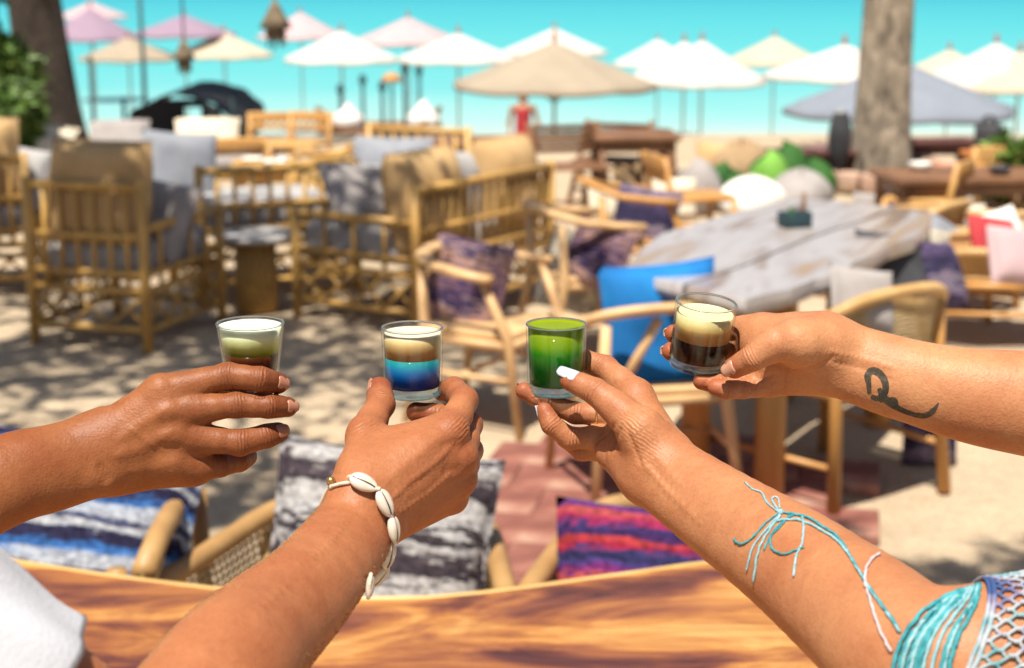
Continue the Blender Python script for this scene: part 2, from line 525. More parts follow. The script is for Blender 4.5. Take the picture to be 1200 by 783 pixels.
M_STR_BLACK = stripes('black_white_rag', [(0, wh), (.26, (.38, .36, .35)), (.34, bk), (.56, (.06, .045, .055)), (.62, (.30, .28, .27)), (.74, wh), (.80, bk), (.90, (.05, .04, .045)), (.96, wh)], 6.2, 1.1)
M_STR_PINK = stripes('pink_navy_rag', [(0, nv), (.12, (.03, .03, .11)), (.2, (.26, .015, .04)), (.3, (.36, .045, .04)), (.36, (.05, .015, .07)), (.5, (.03, .025, .10)), (.6, (.28, .02, .07)), (.74, (.36, .07, .06)), (.8, (.14, .02, .12)), (.93, (.05, .04, .16)), (1, nv)], 8.0, .6)
M_STR_DUSK = stripes('purple_brown_print', [(0, (.05, .03, .10)), (.25, (.26, .15, .14)), (.45, (.07, .05, .13)), (.6, (.42, .24, .16)), (.75, (.30, .20, .22)), (.88, (.03, .025, .06)), (1, (.05, .03, .10))], 4.2, 2.2)
M_STR_FLORAL = stripes('beige_grey_print', [(0, (.6, .52, .38)), (.3, (.66, .6, .48)), (.42, (.15, .13, .12)), (.52, (.62, .56, .44)), (.75, (.5, .44, .36)), (.82, (.10, .09, .09)), (.92, (.66, .6, .48)), (1, (.6, .52, .38))], 5.0, 2.6)
M_STR_VIOLET = stripes('violet_print', [(0, (.035, .03, .07)), (.35, (.10, .07, .15)), (.55, (.25, .2, .25)), (.7, (.04, .035, .08)), (1, (.035, .03, .07))], 5.0, 1.6)

# ---------------------------------------------------------------- cushions
def pillow_data(w, h, t, n=18, pinch=.10, seed=0):
    r = random.Random(seed)
    vs = []; fs = []
    dent = [(r.uniform(-.7, .7), r.uniform(-.7, .7), r.uniform(.2, .45), r.uniform(-.16, .1)) for _ in range(9)]
    for side in (1, -1):
        for j in range(n + 1):
            for i in range(n + 1):
                x = -1 + 2 * i / n; y = -1 + 2 * j / n
                e = (1 - abs(x) ** 3.2) * (1 - abs(y) ** 3.2)
                z = max(e, 0) ** .5
                for (dx, dy, ds, da) in dent: z += da * math.exp(-((x - dx) ** 2 + (y - dy) ** 2) / ds ** 2) * max(e, 0)
                sx = 1 - pinch * (1 - y * y) * abs(x) ** 2 * .6
                sy = 1 - pinch * (1 - x * x) * abs(y) ** 2 * .6
                vs.append((x * w / 2 * sx, y * h / 2 * sy, side * z * t / 2))
    m = (n + 1) ** 2
    for j in range(n):
        for i in range(n):
            a = j * (n + 1) + i
            fs.append((a, a + 1, a + n + 2, a + n + 1))
            fs.append((m + a, m + a + n + 1, m + a + n + 2, m + a + 1))
    # stitch the rim
    rim = [i for i in range(n)] + [(n + 1) * j + n for j in range(n)] + [(n + 1) * n + n - i for i in range(n)] + [(n + 1) * (n - j) for j in range(n)]
    for a, b in zip(rim, rim[1:] + rim[:1]):
        fs.append((b, a, m + a, m + b))
    return vs, fs

def pillow(name, c, size, mat, rx=0., ry=0., rz=0., parent=None, seed=None, label=None, cat='cushion', group=None, pinch=.1):
    """soft cushion, its flat face in the local xy plane, turned by rx, ry, rz"""
    vs, fs = pillow_data(*size, seed=random.randint(0, 9999) if seed is None else seed, pinch=pinch)
    o = mesh_obj(name, vs, fs, mat, parent)
    o.location = c; o.rotation_mode = 'XYZ'; o.rotation_euler = (rx, ry, rz)
    if label: tag(o, label, cat, group)
    return o

def slab_pad(name, c, d, mat, parent, bev=.04, rx=0.):
    o = MB().box((0, 0, 0), d, bev=bev).build(name, mat, parent)
    o.location = c; o.rotation_euler.x = rx
    return o

def P(name, pts, r, mat, root, n=8):
    return MB().tube(pts, r, n).build(name, mat, root)

# ---------------------------------------------------------------- bamboo lounge seats (local: front is +y)
def bamboo_seat(loc, rz, w, d, label, cat, back_h=.72, arm_h=.56, seat_h=.34, nb=9, na=4, mat=None, pads=1, padmat=None, tan=True, group=None, name='lounge_chair', nseat=1):
    mat = mat or M_BAMBOO
    root = tag(empty(name, loc, rz), label, cat, group)
    hw, hd = w / 2, d / 2
    R = .021
    for sx in (-1, 1):
        P('leg', [(sx * hw, -hd, 0), (sx * hw, -hd, back_h)], R * 1.15, mat, root)
        P('leg', [(sx * hw, hd, 0), (sx * hw, hd, arm_h)], R * 1.1, mat, root)
        P('arm_rail', [(sx * hw, -hd, arm_h), (sx * hw, hd + .03, arm_h)], R, mat, root)
        P('side_rail', [(sx * hw, -hd, seat_h - .06), (sx * hw, hd, seat_h - .06)], R * .9, mat, root)
        P('side_rail', [(sx * hw, -hd, .10), (sx * hw, hd, .10)], R * .8, mat, root)
        P('side_rail', [(sx * hw, -hd, seat_h + .02), (sx * hw, hd, seat_h + .02)], R * .7, mat, root)
        for k in range(na):
            y = -hd + d * (k + 1) / (na + 1)
            P('arm_slat', [(sx * hw, y, seat_h - .06), (sx * hw, y, arm_h)], R * .6, mat, root, 6)
        m = max(3, int(d / .16))
        for k in range(m):
            y0 = -hd + d * k / m; y1 = -hd + d * (k + 1) / m
            P('lattice_stick', [(sx * hw, y0, .11), (sx * hw, y1, seat_h - .07)], R * .42, mat, root, 6)
            P('lattice_stick', [(sx * hw + sx * .012, y1, .11), (sx * hw + sx * .012, y0, seat_h - .07)], R * .42, mat, root, 6)
    for z, r in ((back_h - .03, R), (arm_h - .04, R * .85), (seat_h + .02, R * .8), (seat_h - .06, R * .9), (.10, R * .8)):
        P('back_rail', [(-hw, -hd, z), (hw, -hd, z)], r, mat, root)
    for z, r in ((seat_h - .06, R), (.10, R * .8)):
        P('front_rail', [(-hw, hd, z), (hw, hd, z)], r, mat, root)
    for k in range(nb):
        x = -hw + w * (k + 1) / (nb + 1)
        P('back_slat', [(x, -hd, seat_h - .06), (x, -hd, back_h - .03)], R * .62, mat, root, 6)
    m = max(3, int(w / .16))
    for k in range(m):
        x0 = -hw + w * k / m; x1 = -hw + w * (k + 1) / m
        P('lattice_stick', [(x0, -hd, .11), (x1, -hd, seat_h - .07)], R * .42, mat, root, 6)
        P('lattice_stick', [(x1, -hd + .012, .11), (x0, -hd + .012, seat_h - .07)], R * .42, mat, root, 6)
    # pads
    for k in range(nseat):
        ww = (w - .07) / nseat
        slab_pad('seat_cushion', (-hw + .035 + ww * (k + .5), .02, seat_h + .06), (ww - .01, d - .05, .18), padmat or M_GREYC, root, .05)
    return root

# ---------------------------------------------------------------- woven barrel chairs (front is +y)
def barrel_chair(loc, rz, label, w=.58, d=.56, back_h=.76, arm_h=.63, seat_h=.43, mat=None, weave=True, group=None, padmat=None, legr=.019, legmat=None, name='rattan_chair', shell_low=None, cell=.02, flare=0.0, railr=.021):
    mat = mat or M_RATTAN
    legmat = legmat or mat
    root = tag(empty(name, loc, rz), label, 'chair', group)
    hw, hd = w / 2, d / 2
    # top rail runs arm front -> back -> arm front
    def rail(t):
        a = math.pi * (1.0 - t)            # 0..1 along the U
        ex = .62
        c, s = math.cos(math.pi + math.pi * t), math.sin(math.pi + math.pi * t)
        x = hw * math.copysign(abs(c) ** ex, c)
        y = -hd * .35 + hd * .65 * math.copysign(abs(s) ** ex, s)
        return x, y
    pts = []
    n = 34
    def zt(t):
        return arm_h + (back_h - arm_h) * math.sin(math.pi * t) ** 1.3
    pts.append((-hw, hd * .95, arm_h - .015)); pts.append((-hw, hd * .45, arm_h))
    for i in range(n + 1):
        x, y = rail(i / n); pts.append((x, y, zt(i / n)))
    pts.append((hw, hd * .45, arm_h)); pts.append((hw, hd * .95, arm_h - .015))
    if flare: pts = [(x * (1 + flare * (y / hd - .2)), y, z) for x, y, z in pts]
    P('top_rail', pts, railr, mat, root, 10)
    for sx in (-1, 1):
        P('leg', [(sx * (hw + .01), hd * 1.02, 0), (sx * hw, hd * .95, seat_h), (sx * hw, hd * .93, arm_h - .015)], legr, legmat, root)
        P('leg', [(sx * (hw - .03), -hd * .98, 0), (sx * (hw - .06), -hd * .86, seat_h), (sx * (hw - .07), -hd * .86, back_h - .07)], legr, legmat, root)
        P('side_rail', [(sx * hw, hd * .95, seat_h - .03), (sx * (hw - .06), -hd * .86, seat_h - .03)], .017, legmat, root)
        P('stretcher', [(sx * hw, hd * .98, .17), (sx * (hw - .05), -hd * .92, .17)], .011, legmat, root)
    P('front_rail', [(-hw, hd * .95, seat_h - .03), (hw, hd * .95, seat_h - .03)], .018, legmat, root)
    P('back_rail', [(-hw + .06, -hd * .86, seat_h - .03), (hw - .06, -hd * .86, seat_h - .03)], .018, legmat, root)
    MB().box((0, .02, seat_h), (w - .05, d - .08, .035), bev=.012).build('seat', mat, root)
    # woven shell under the rail
    zl = shell_low if shell_low is not None else seat_h + .02
    mb = MB()
    full = [Vector(p) for p in pts]
    # resample the rail evenly
    L = [0]
    for a, b in zip(full, full[1:]): L.append(L[-1] + (b - a).length)
    def at(s):
        for i in range(len(L) - 1):
            if s <= L[i + 1] or i == len(L) - 2:
                return full[i].lerp(full[i + 1], (s - L[i]) / (L[i + 1] - L[i]))
    m = int(L[-1] / cell)
    def shp(s, q):
        p = at(min(max(s, 0), L[-1]))
        k = 1 - .13 * q
        return Vector((p.x * k, p.y * k, p.z + (zl - p.z) * q))
    for i in range(m + 1):                       # uprights
        s = L[-1] * i / m
        mb.tube([shp(s, q) for q in (0, .25, .5, .75, 1)], cell * .17, 4, cap=False)
    rows = int((arm_h + .06 - zl) / cell) + 1
    for j in range(1, rows + 1):                 # horizontals, in and out
        q = j / rows
        pl = []
        for i in range(m + 1):
            p = shp(L[-1] * i / m, q)
            r = 1 + (.006 if (i + j) % 2 else -.006)
            pl.append((p.x * r, p.y * r, p.z))
        mb.tube(pl, cell * .19, 4, cap=False)
    if weave == 'dense':
        for i in range(m):
            s0 = L[-1] * i / m; s1 = L[-1] * (i + 1) / m
            mb.add([shp(s0, .02), shp(s1, .02), shp(s1, 1), shp(s0, 1)], [(0, 1, 2, 3)])
    o = mb.build('cane_weave', M_CANE if weave != 'dense' else mat, root)
    o['kind'] = 'stuff'
    if padmat: slab_pad('seat_cushion', (0, .03, seat_h + .04), (w - .09, d - .12, .06), padmat, root, .025)
    return root

# ---------------------------------------------------------------- bent wood arm chairs (front is +y)
def wood_chair(loc, rz, label, mat=None, w=.54, d=.50, seat_h=.43, arm_h=.66, back_h=.74, group=None, diag=True, name='wooden_armchair', legr=.02):
    mat = mat or M_OAK
    root = tag(empty(name, loc, rz), label, 'chair', group)
    hw, hd = w / 2, d / 2
    pts = [(-hw - .02, hd * .55, arm_h - .01), (-hw - .01, 0, arm_h), (-hw * .97, -hd * .6, arm_h + .02)]
    for i in range(13):
        a = math.pi * (1 + i / 12)
        pts.append((hw * .94 * math.cos(a), -hd * .62 + hd * .5 * math.sin(a), arm_h + .025 + (back_h - arm_h - .02) * math.sin(math.pi * i / 12)))
    pts += [(hw * .97, -hd * .6, arm_h + .02), (hw + .01, 0, arm_h), (hw + .02, hd * .55, arm_h - .01)]
    MB().tube(pts, .030, 8, flat=.62, up=(0, 0, 1)).build('top_rail', mat, root)
    for sx in (-1, 1):
        P('leg', [(sx * hw * 1.04, hd * 1.05, 0), (sx * hw * .98, hd * .8, seat_h), (sx * (hw + .01), hd * .35, arm_h - .01)], [legr * .75, legr * 1.1, legr * .8], mat, root)
        P('leg', [(sx * hw * 1.0, -hd * 1.15, 0), (sx * hw * .82, -hd * .85, seat_h), (sx * hw * .80, -hd * .92, back_h - .05)], [legr * .75, legr * 1.15, legr * .85], mat, root)
        P('side_rail', [(sx * hw * .96, hd * .8, seat_h - .035), (sx * hw * .82, -hd * .85, seat_h - .035)], .018, mat, root)
        P('stretcher', [(sx * hw * 1.0, hd * .9, .22), (sx * hw * .9, -hd, .22)], .011, mat, root)
        if diag:
            P('back_brace', [(sx * hw * .16, -hd * 1.06, back_h - .03), (sx * hw * .62, -hd * .82, seat_h - .01)], .016, mat, root)
    P('front_rail', [(-hw * .96, hd * .8, seat_h - .035), (hw * .96, hd * .8, seat_h - .035)], .02, mat, root)
    P('back_rail', [(-hw * .82, -hd * .85, seat_h - .035), (hw * .82, -hd * .85, seat_h - .035)], .02, mat, root)
    P('stretcher', [(-hw * .95, -.02, .22), (hw * .95, -.02, .22)], .011, mat, root)
    MB().box((0, -.01, seat_h - .005), (w * .9, d * .86, .035), bev=.014).build('seat', mat, root)
    return root

# ================================================================ hands and arms
D0 = 1.333                      # depth of the raised glasses
W = lambda w: D0 + w / 1000.0

def smin(a, b, k):
    h = np.clip(.5 + .5 * (b - a) / k, 0, 1)
    return b + (a - b) * h - k * h * (1 - h)

class Field:
    def __init__(s, lo, hi, h):
        s.lo = np.array(lo); s.h = h
        s.n = np.ceil((np.array(hi) - s.lo) / h).astype(int) + 1
        s.ax = [(s.lo[i] + h * np.arange(s.n[i])).astype(np.float32) for i in range(3)]
    def new(s): return np.full(tuple(s.n), 1.0, np.float32)
    def sub(s, lo, hi):
        a = np.clip(np.floor((np.array(lo) - s.lo) / s.h).astype(int), 0, s.n - 1)
        b = np.clip(np.ceil((np.array(hi) - s.lo) / s.h).astype(int) + 1, 1, s.n)
        return tuple(slice(a[i], max(b[i], a[i] + 1)) for i in range(3))
    def pts(s, sl):
        return s.ax[0][sl[0]][:, None, None], s.ax[1][sl[1]][None, :, None], s.ax[2][sl[2]][None, None, :]

def seg_t(X, a, b):
    d = (b - a); L2 = float(d @ d)
    px, py, pz = X[0] - a[0], X[1] - a[1], X[2] - a[2]
    t = np.clip((px * d[0] + py * d[1] + pz * d[2]) / L2, 0, 1)
    return t, px - t * d[0], py - t * d[1], pz - t * d[2]

def rcone(X, a, b, ra, rb):
    t, x, y, z = seg_t(X, a, b)
    return np.sqrt(x * x + y * y + z * z) - (ra + t * (rb - ra))

def etube(X, a, b, ra, rb, qa, qb):
    ax = (b - a) / np.linalg.norm(b - a)
    n1 = np.cross(ax, [0, 0, 1.0]); n1 /= np.linalg.norm(n1)
    n2 = np.cross(ax, n1)
    t, x, y, z = seg_t(X, a, b)
    c1 = x * n1[0] + y * n1[1] + z * n1[2]
    c2 = x * n2[0] + y * n2[1] + z * n2[2]
    c3 = x * ax[0] + y * ax[1] + z * ax[2]
    r = ra + t * (rb - ra); q = qa + t * (qb - qa)
    return (np.sqrt((c1 / r) ** 2 + (c2 / q) ** 2 + (c3 / r) ** 2) - 1) * np.minimum(r, q)

EDG = [(0, 1), (2, 3), (4, 5), (6, 7), (0, 2), (1, 3), (4, 6), (5, 7), (0, 4), (1, 5), (2, 6), (3, 7)]
def surface_nets(F, lo, h):
    s = F < 0
    nx, ny, nz = F.shape
    cnt = np.zeros((nx - 1, ny - 1, nz - 1), np.int8)
    for c in range(8):
        i, j, k = c >> 2 & 1, c >> 1 & 1, c & 1
        cnt += s[i:nx - 1 + i, j:ny - 1 + j, k:nz - 1 + k]
    idx = np.argwhere((cnt > 0) & (cnt < 8))
    ids = np.full(cnt.shape, -1, np.int32)
    ids[idx[:, 0], idx[:, 1], idx[:, 2]] = np.arange(len(idx))
    acc = np.zeros((len(idx), 3)); num = np.zeros(len(idx))
    cv = []
    co = np.array([(c >> 2 & 1, c >> 1 & 1, c & 1) for c in range(8)])
    for c in range(8):
        q = idx + co[c]
        cv.append(F[q[:, 0], q[:, 1], q[:, 2]])
    for a, b in EDG:
        m = (cv[a] < 0) != (cv[b] < 0)
        t = np.where(m, cv[a] / np.where(m, cv[a] - cv[b], 1), 0)
        p = co[a] + t[:, None] * (co[b] - co[a])
        acc += np.where(m[:, None], p, 0); num += m
    V = (idx + acc / num[:, None]) * h + lo
    quads = []
    for ax in range(3):
        sh = [slice(None)] * 3; sh2 = [slice(None)] * 3
        sh[ax] = slice(0, -1); sh2[ax] = slice(1, None)
        d = s[tuple(sh)] != s[tuple(sh2)]
        e = np.argwhere(d)
        o1, o2 = [(1, 2), (2, 0), (0, 1)][ax]
        e = e[(e[:, o1] > 0) & (e[:, o2] > 0) & (e[:, o1] < F.shape[o1] - 1) & (e[:, o2] < F.shape[o2] - 1)]
        inside = s[e[:, 0], e[:, 1], e[:, 2]]
        def cell(da, db):
            q = e.copy(); q[:, o1] -= da; q[:, o2] -= db
            return ids[q[:, 0], q[:, 1], q[:, 2]]
        Q = np.stack([cell(1, 1), cell(0, 1), cell(0, 0), cell(1, 0)], 1)
        Q[~inside] = Q[~inside][:, ::-1]
        quads.append(Q)
    Q = np.concatenate(quads)
    return V, Q[(Q >= 0).all(1)]

def relax(V, Q, it=2, lam=.5):
    e = np.concatenate([Q[:, [0, 1]], Q[:, [1, 2]], Q[:, [2, 3]], Q[:, [3, 0]]])
    n = len(V)
    deg = np.bincount(e[:, 0], minlength=n).astype(float)
    for i in range(it):
        for f in (lam, -lam * .92):
            A = np.stack([np.bincount(e[:, 0], V[e[:, 1], k], minlength=n) for k in range(3)], 1)
            V = V + f * (A / np.maximum(deg, 1)[:, None] - V)
    return V

def px(r, d): return r * d / F_PX
def J(u, v, w, r):
    d = W(w)
    return PC(u, v, d), px(r, d)

def glass_sdf(X, g):
    """g: (axis base point, axis dir, height, r bottom, r top) in camera space"""
    b, d, hh, r0, r1 = g
    px_, py_, pz_ = X[0] - b[0], X[1] - b[1], X[2] - b[2]
    t = px_ * d[0] + py_ * d[1] + pz_ * d[2]
    x, y, z = px_ - t * d[0], py_ - t * d[1], pz_ - t * d[2]
    rad = np.sqrt(x * x + y * y + z * z)
    rr = r0 + np.clip(t / hh, 0, 1) * (r1 - r0)
    return np.maximum(rad - rr, np.maximum(-t, t - hh))

def smooth_stations(arm, m=5):
    A = np.array(arm, float); out = []
    n = len(A)
    for i in range(n - 1):
        p0, p1, p2, p3 = A[max(i - 1, 0)], A[i], A[i + 1], A[min(i + 2, n - 1)]
        for k in range(m):
            t = k / m
            out.append(.5 * (2 * p1 + (p2 - p0) * t + (2 * p0 - 5 * p1 + 4 * p2 - p3) * t * t + (3 * p1 - p0 - 3 * p2 + p3) * t ** 3))
    out.append(A[-1])
    return [tuple(o) for o in out]

def vert_normals(V, Q):
    fn = np.cross(V[Q[:, 2]] - V[Q[:, 0]], V[Q[:, 3]] - V[Q[:, 1]])
    n = np.zeros_like(V)
    for k in range(4):
        for c in range(3): n[:, c] += np.bincount(Q[:, k], fn[:, c], minlength=len(V))
    return n / np.maximum(np.linalg.norm(n, axis=1), 1e-12)[:, None]

def relief(V, Q, lines):
    """raise veins and tendons, press in creases: (pixel line, width mm, height mm)"""
    bvh = BVHTree.FromPolygons([Vector(v) for v in V], Q.tolist())
    Nn = vert_normals(V, Q)
    if np.mean(np.sum(Nn * (V - V.mean(0)), 1)) < 0: Nn = -Nn
    D = np.zeros(len(V))
    for pts, sg, amp in lines:
        best = np.full(len(V), 9.0)
        P3 = []
        for (a, b) in zip(pts, pts[1:]):
            for t in np.linspace(0, 1, 6, endpoint=False): P3.append((a[0] + (b[0] - a[0]) * t, a[1] + (b[1] - a[1]) * t))
        P3.append(pts[-1])
        hit = []
        for (u, v) in P3:
            d = Vector(PC(u, v, 1.0)).normalized()
            h, nn, ix, ds = bvh.ray_cast(Vector((0, 0, 0)), d)
            if h is not None: hit.append(np.array(h))
        for i, p in enumerate(hit):
            e = min(i, len(hit) - 1 - i) / max(len(hit) - 1, 1)
            w = min(1, .25 + e * 5)
            dd = np.linalg.norm(V - p, axis=1) / (sg / 1000)
            best = np.minimum(best, dd + (1 - w) * .8)
        D += amp / 1000 * np.exp(-best ** 2)
    return V + Nn * D[:, None]

def make_arm(name, arm, palm, fingers, glass, mat, h=.00115, kfing=.007, marks=(), wrink=(), veins=()):
    """arm: stations (u,v,w,half width px,depth ratio); palm: pairs of joints with blend; fingers: joint chains"""
    prims = []
    st = [(PC(u, v, W(w)), px(r, W(w)), px(r, W(w)) * q) for (u, v, w, r, q) in smooth_stations(arm)]
    allp = [(p, r) for p, r, q in st]
    pl = [(J(*a), J(*b), k) for a, b, k in palm]
    for a, b, k in pl: allp += [a, b]
    fg = [[J(*j) for j in ch] for ch in fingers]
    for ch in fg: allp += ch
    lo = np.min([p - r for p, r in allp], 0) - .008
    hi = np.max([p + r for p, r in allp], 0) + .008
    F = Field(lo, hi, h)
    B = F.new()
    def put(fn, a, ra, b, rb, k, A):
        m = k + 3 * h
        sl = F.sub(np.minimum(a - ra, b - rb) - m, np.maximum(a + ra, b + rb) + m)
        A[sl] = smin(A[sl], fn(F.pts(sl)).astype(np.float32), k)
    for i in range(len(st) - 1):
        (a, ra, qa), (b, rb, qb) = st[i], st[i + 1]
        put(lambda X: etube(X, a, b, ra, rb, qa, qb), a, ra, b, rb, .002, B)
    for (a, ra), (b, rb), k in pl:
        put(lambda X: rcone(X, a, b, ra, rb), a, ra, b, rb, k, B)
    R = B.copy()
    for ch in fg:
        m = kfing + .003 + 3 * h
        sl = F.sub(np.min([p - r for p, r in ch], 0) - m, np.max([p + r for p, r in ch], 0) + m)
        X = F.pts(sl)
        f = None
        for i in range(len(ch) - 1):
            (a, ra), (b, rb) = ch[i], ch[i + 1]
            # phalanges waist a little between the joints
            mid, rm = (a + b) / 2, (ra + rb) / 2 * (.925 if i else .98)
            for (p, rp, q, rq) in ((a, ra, mid, rm), (mid, rm, b, rb)):
                g = rcone(X, p, q, rp, rq)
                f = g if f is None else smin(f, g, .004)
        R[sl] = np.minimum(R[sl], smin(B[sl], f.astype(np.float32), kfing))
    if glass is not None:
        b, d, hh, r0, r1 = glass
        e = b + d * hh
        sl = F.sub(np.minimum(b, e) - r1 * 1.2, np.maximum(b, e) + r1 * 1.2)
        R[sl] = np.maximum(R[sl], -glass_sdf(F.pts(sl), glass).astype(np.float32) + .0001)
    V, Q = surface_nets(R, lo, h)
    V = relax(V, Q, 3)
    if veins: V = relief(V, Q, veins)
    # surface marks, carried by the mesh: knuckle creases, palm side, redness
    wm = np.zeros(len(V)); wc = np.zeros(len(V)); red = np.zeros(len(V))
    for ci, ch in enumerate(fg):
        for i in range(len(ch)):
            p, r = ch[i]
            dd = np.linalg.norm(V - p, axis=1)
            if 0 < i < len(ch) - 1:
                a = ch[i + 1][0] - ch[i - 1][0]; a /= np.linalg.norm(a)
                s = (V - p) @ a
                w = .36 * np.exp(-(s / (r * .5)) ** 2) * (dd < r * 1.7)
                new = w > wm
                wm = np.where(new, w, wm); wc = np.where(new, s, wc)
                red = np.maximum(red, .6 * np.exp(-(dd / (r * 1.2)) ** 2))
            if i == len(ch) - 1:
                red = np.maximum(red, .9 * np.exp(-(dd / (r * 1.5)) ** 2))
            if i == 0:
                red = np.maximum(red, .55 * np.exp(-(dd / (r * 1.1)) ** 2))
    for (u, v, w, r, ang, amp) in wrink:      # fans of creases: place, size px, direction in picture
        p = PC(u, v, W(w)); rm = px(r, W(w))
        a = np.array([math.cos(ang), -math.sin(ang), 0])
        s = (V - p) @ a; dd = np.linalg.norm(V - p, axis=1)
        w_ = amp * np.exp(-(dd / rm) ** 2)
        new = w_ > wm
        wm = np.where(new, w_, wm); wc = np.where(new, s, wc)
    VW = cam2w(V)
    me = bpy.data.meshes.new(name)
    me.vertices.add(len(V)); me.vertices.foreach_set('co', VW.ravel())
    me.loops.add(Q.size); me.loops.foreach_set('vertex_index', Q[:, ::1].ravel().astype(np.int32))
    me.polygons.add(len(Q))
    me.polygons.foreach_set('loop_start', np.arange(0, Q.size, 4, dtype=np.int32))
    me.polygons.foreach_set('loop_total', np.full(len(Q), 4, np.int32))
    me.polygons.foreach_set('use_smooth', np.ones(len(Q), bool))
    me.update(calc_edges=True)
    for nm, arr in (('crease', wm), ('crease_s', wc), ('red', red)):
        at = me.attributes.new(nm, 'FLOAT', 'POINT'); at.data.foreach_set('value', arr.astype(np.float32))
    me.materials.append(mat)
    me.validate()
    o = bpy.data.objects.new(name, me)
    COL.objects.link(o)
    tris = np.concatenate([Q[:, [0, 1, 2]], Q[:, [0, 2, 3]]])
    bvh = BVHTree.FromPolygons([Vector(v) for v in VW], Q.tolist())
    return o, bvh, fg, VW

def skin(name, base, deep, rough=.42, mott=.85, hairy=0.0):
    m, nt, b = newmat(name)
    tc = N(nt, 'ShaderNodeTexCoord')
    n1 = N(nt, 'ShaderNodeTexNoise', Scale=26.0, Detail=6.0, Roughness=.7)
    nt.links.new(tc.outputs['Object'], n1.inputs['Vector'])
    n2 = N(nt, 'ShaderNodeTexNoise', Scale=330.0, Detail=3.0)
    nt.links.new(tc.outputs['Object'], n2.inputs['Vector'])
    red = N(nt, 'ShaderNodeAttribute', attribute_name='red')
    mx = N(nt, 'ShaderNodeMath', operation='MULTIPLY'); mx.inputs[1].default_value = mott
    nt.links.new(n1.outputs[0], mx.inputs[0])
    ad = N(nt, 'ShaderNodeMath', operation='ADD', use_clamp=True)
    nt.links.new(mx.outputs[0], ad.inputs[0]); nt.links.new(red.outputs['Fac'], ad.inputs[1])
    c = ramp(nt, ad.outputs[0], [(.22, base), (.95, deep)])
    n7 = N(nt, 'ShaderNodeTexNoise', Scale=11.0, Detail=4.0, Roughness=.6); nt.links.new(tc.outputs['Object'], n7.inputs['Vector'])
    mv = N(nt, 'ShaderNodeMix', data_type='RGBA', blend_type='MULTIPLY'); mv.inputs[0].default_value = .8
    nt.links.new(c, mv.inputs[6]); nt.links.new(ramp(nt, n7.outputs[0], [(.32, (.86, .72, .66)), (.5, (1, 1, 1)), (.68, (1.10, 1.14, 1.14))]), mv.inputs[7])
    c = mv.outputs[2]
    # small freckling and pores
    mm = N(nt, 'ShaderNodeMix', data_type='RGBA', blend_type='MULTIPLY')
    mm.inputs[0].default_value = .4
    fr = ramp(nt, n2.outputs[0], [(.28, (.74, .64, .58)), (.55, (1, 1, 1))])
    nt.links.new(c, mm.inputs[6]); nt.links.new(fr, mm.inputs[7])
    # creases
    cs = N(nt, 'ShaderNodeAttribute', attribute_name='crease_s')
    cm = N(nt, 'ShaderNodeAttribute', attribute_name='crease')
    n3 = N(nt, 'ShaderNodeTexNoise', Scale=120.0, Detail=2.0)
    nt.links.new(tc.outputs['Object'], n3.inputs['Vector'])
    f1 = N(nt, 'ShaderNodeMath', operation='MULTIPLY'); f1.inputs[1].default_value = 2400.0
    nt.links.new(cs.outputs['Fac'], f1.inputs[0])
    f2 = N(nt, 'ShaderNodeMath', operation='MULTIPLY_ADD'); f2.inputs[1].default_value = 9.0
    nt.links.new(n3.outputs[0], f2.inputs[0]); nt.links.new(f1.outputs[0], f2.inputs[2])
    f3 = N(nt, 'ShaderNodeMath', operation='SINE'); nt.links.new(f2.outputs[0], f3.inputs[0])
    f4 = N(nt, 'ShaderNodeMath', operation='MULTIPLY'); nt.links.new(f3.outputs[0], f4.inputs[0]); nt.links.new(cm.outputs['Fac'], f4.inputs[1])
    vo = N(nt, 'ShaderNodeTexVoronoi', Scale=520.0); nt.links.new(tc.outputs['Object'], vo.inputs['Vector'])
    f5 = N(nt, 'ShaderNodeMath', operation='MULTIPLY_ADD'); f5.inputs[1].default_value = .35
    nt.links.new(vo.outputs['Distance'], f5.inputs[0]); nt.links.new(f4.outputs[0], f5.inputs[2])
    n4 = N(nt, 'ShaderNodeTexNoise', Scale=75.0, Detail=4.0); nt.links.new(tc.outputs['Object'], n4.inputs['Vector'])
    f6 = N(nt, 'ShaderNodeMath', operation='MULTIPLY_ADD'); f6.inputs[1].default_value = 1.6
    nt.links.new(n4.outputs[0], f6.inputs[0]); nt.links.new(f5.outputs[0], f6.inputs[2])
    bp = N(nt, 'ShaderNodeBump', Strength=.7, Distance=.0007)
    nt.links.new(f6.outputs[0], bp.inputs['Height'])
    nt.links.new(bp.outputs[0], b.inputs['Normal'])
    nt.links.new(mm.outputs[2], b.inputs['Base Color'])
    b.inputs['Roughness'].default_value = rough
    b.inputs['Specular IOR Level'].default_value = .27
    b.inputs['Subsurface Weight'].default_value = .12
    b.inputs['Subsurface Radius'].default_value = (1.0, .35, .18)
    b.inputs['Subsurface Scale'].default_value = .004
    return m

# ---- the glasses: where each one is held (rim centre pixel, base centre pixel)
def glass_spec(rim, base_v, d, r_top_px, r_bot_px, tilt=(0, 0)):
    """upright glass of real size; tilt = lean in radians to the right and towards the camera"""
    top = PW(rim[0], rim[1], d)
    ax = Vector((math.sin(tilt[0]), -math.sin(tilt[1]), 1)).normalized()
    hpx = base_v - rim[1]
    hh = px(hpx, d) / CP
    base = top - ax * hh
    return base, ax, hh, px(r_bot_px, d), px(r_top_px, d)

def to_cam(p):
    q = np.array(p) - EYE
    return np.array([q @ RIGHT, q @ UPV, q @ FWD])
def dir_cam(v):
    q = np.array(v)
    return np.array([q @ RIGHT, q @ UPV, q @ FWD])

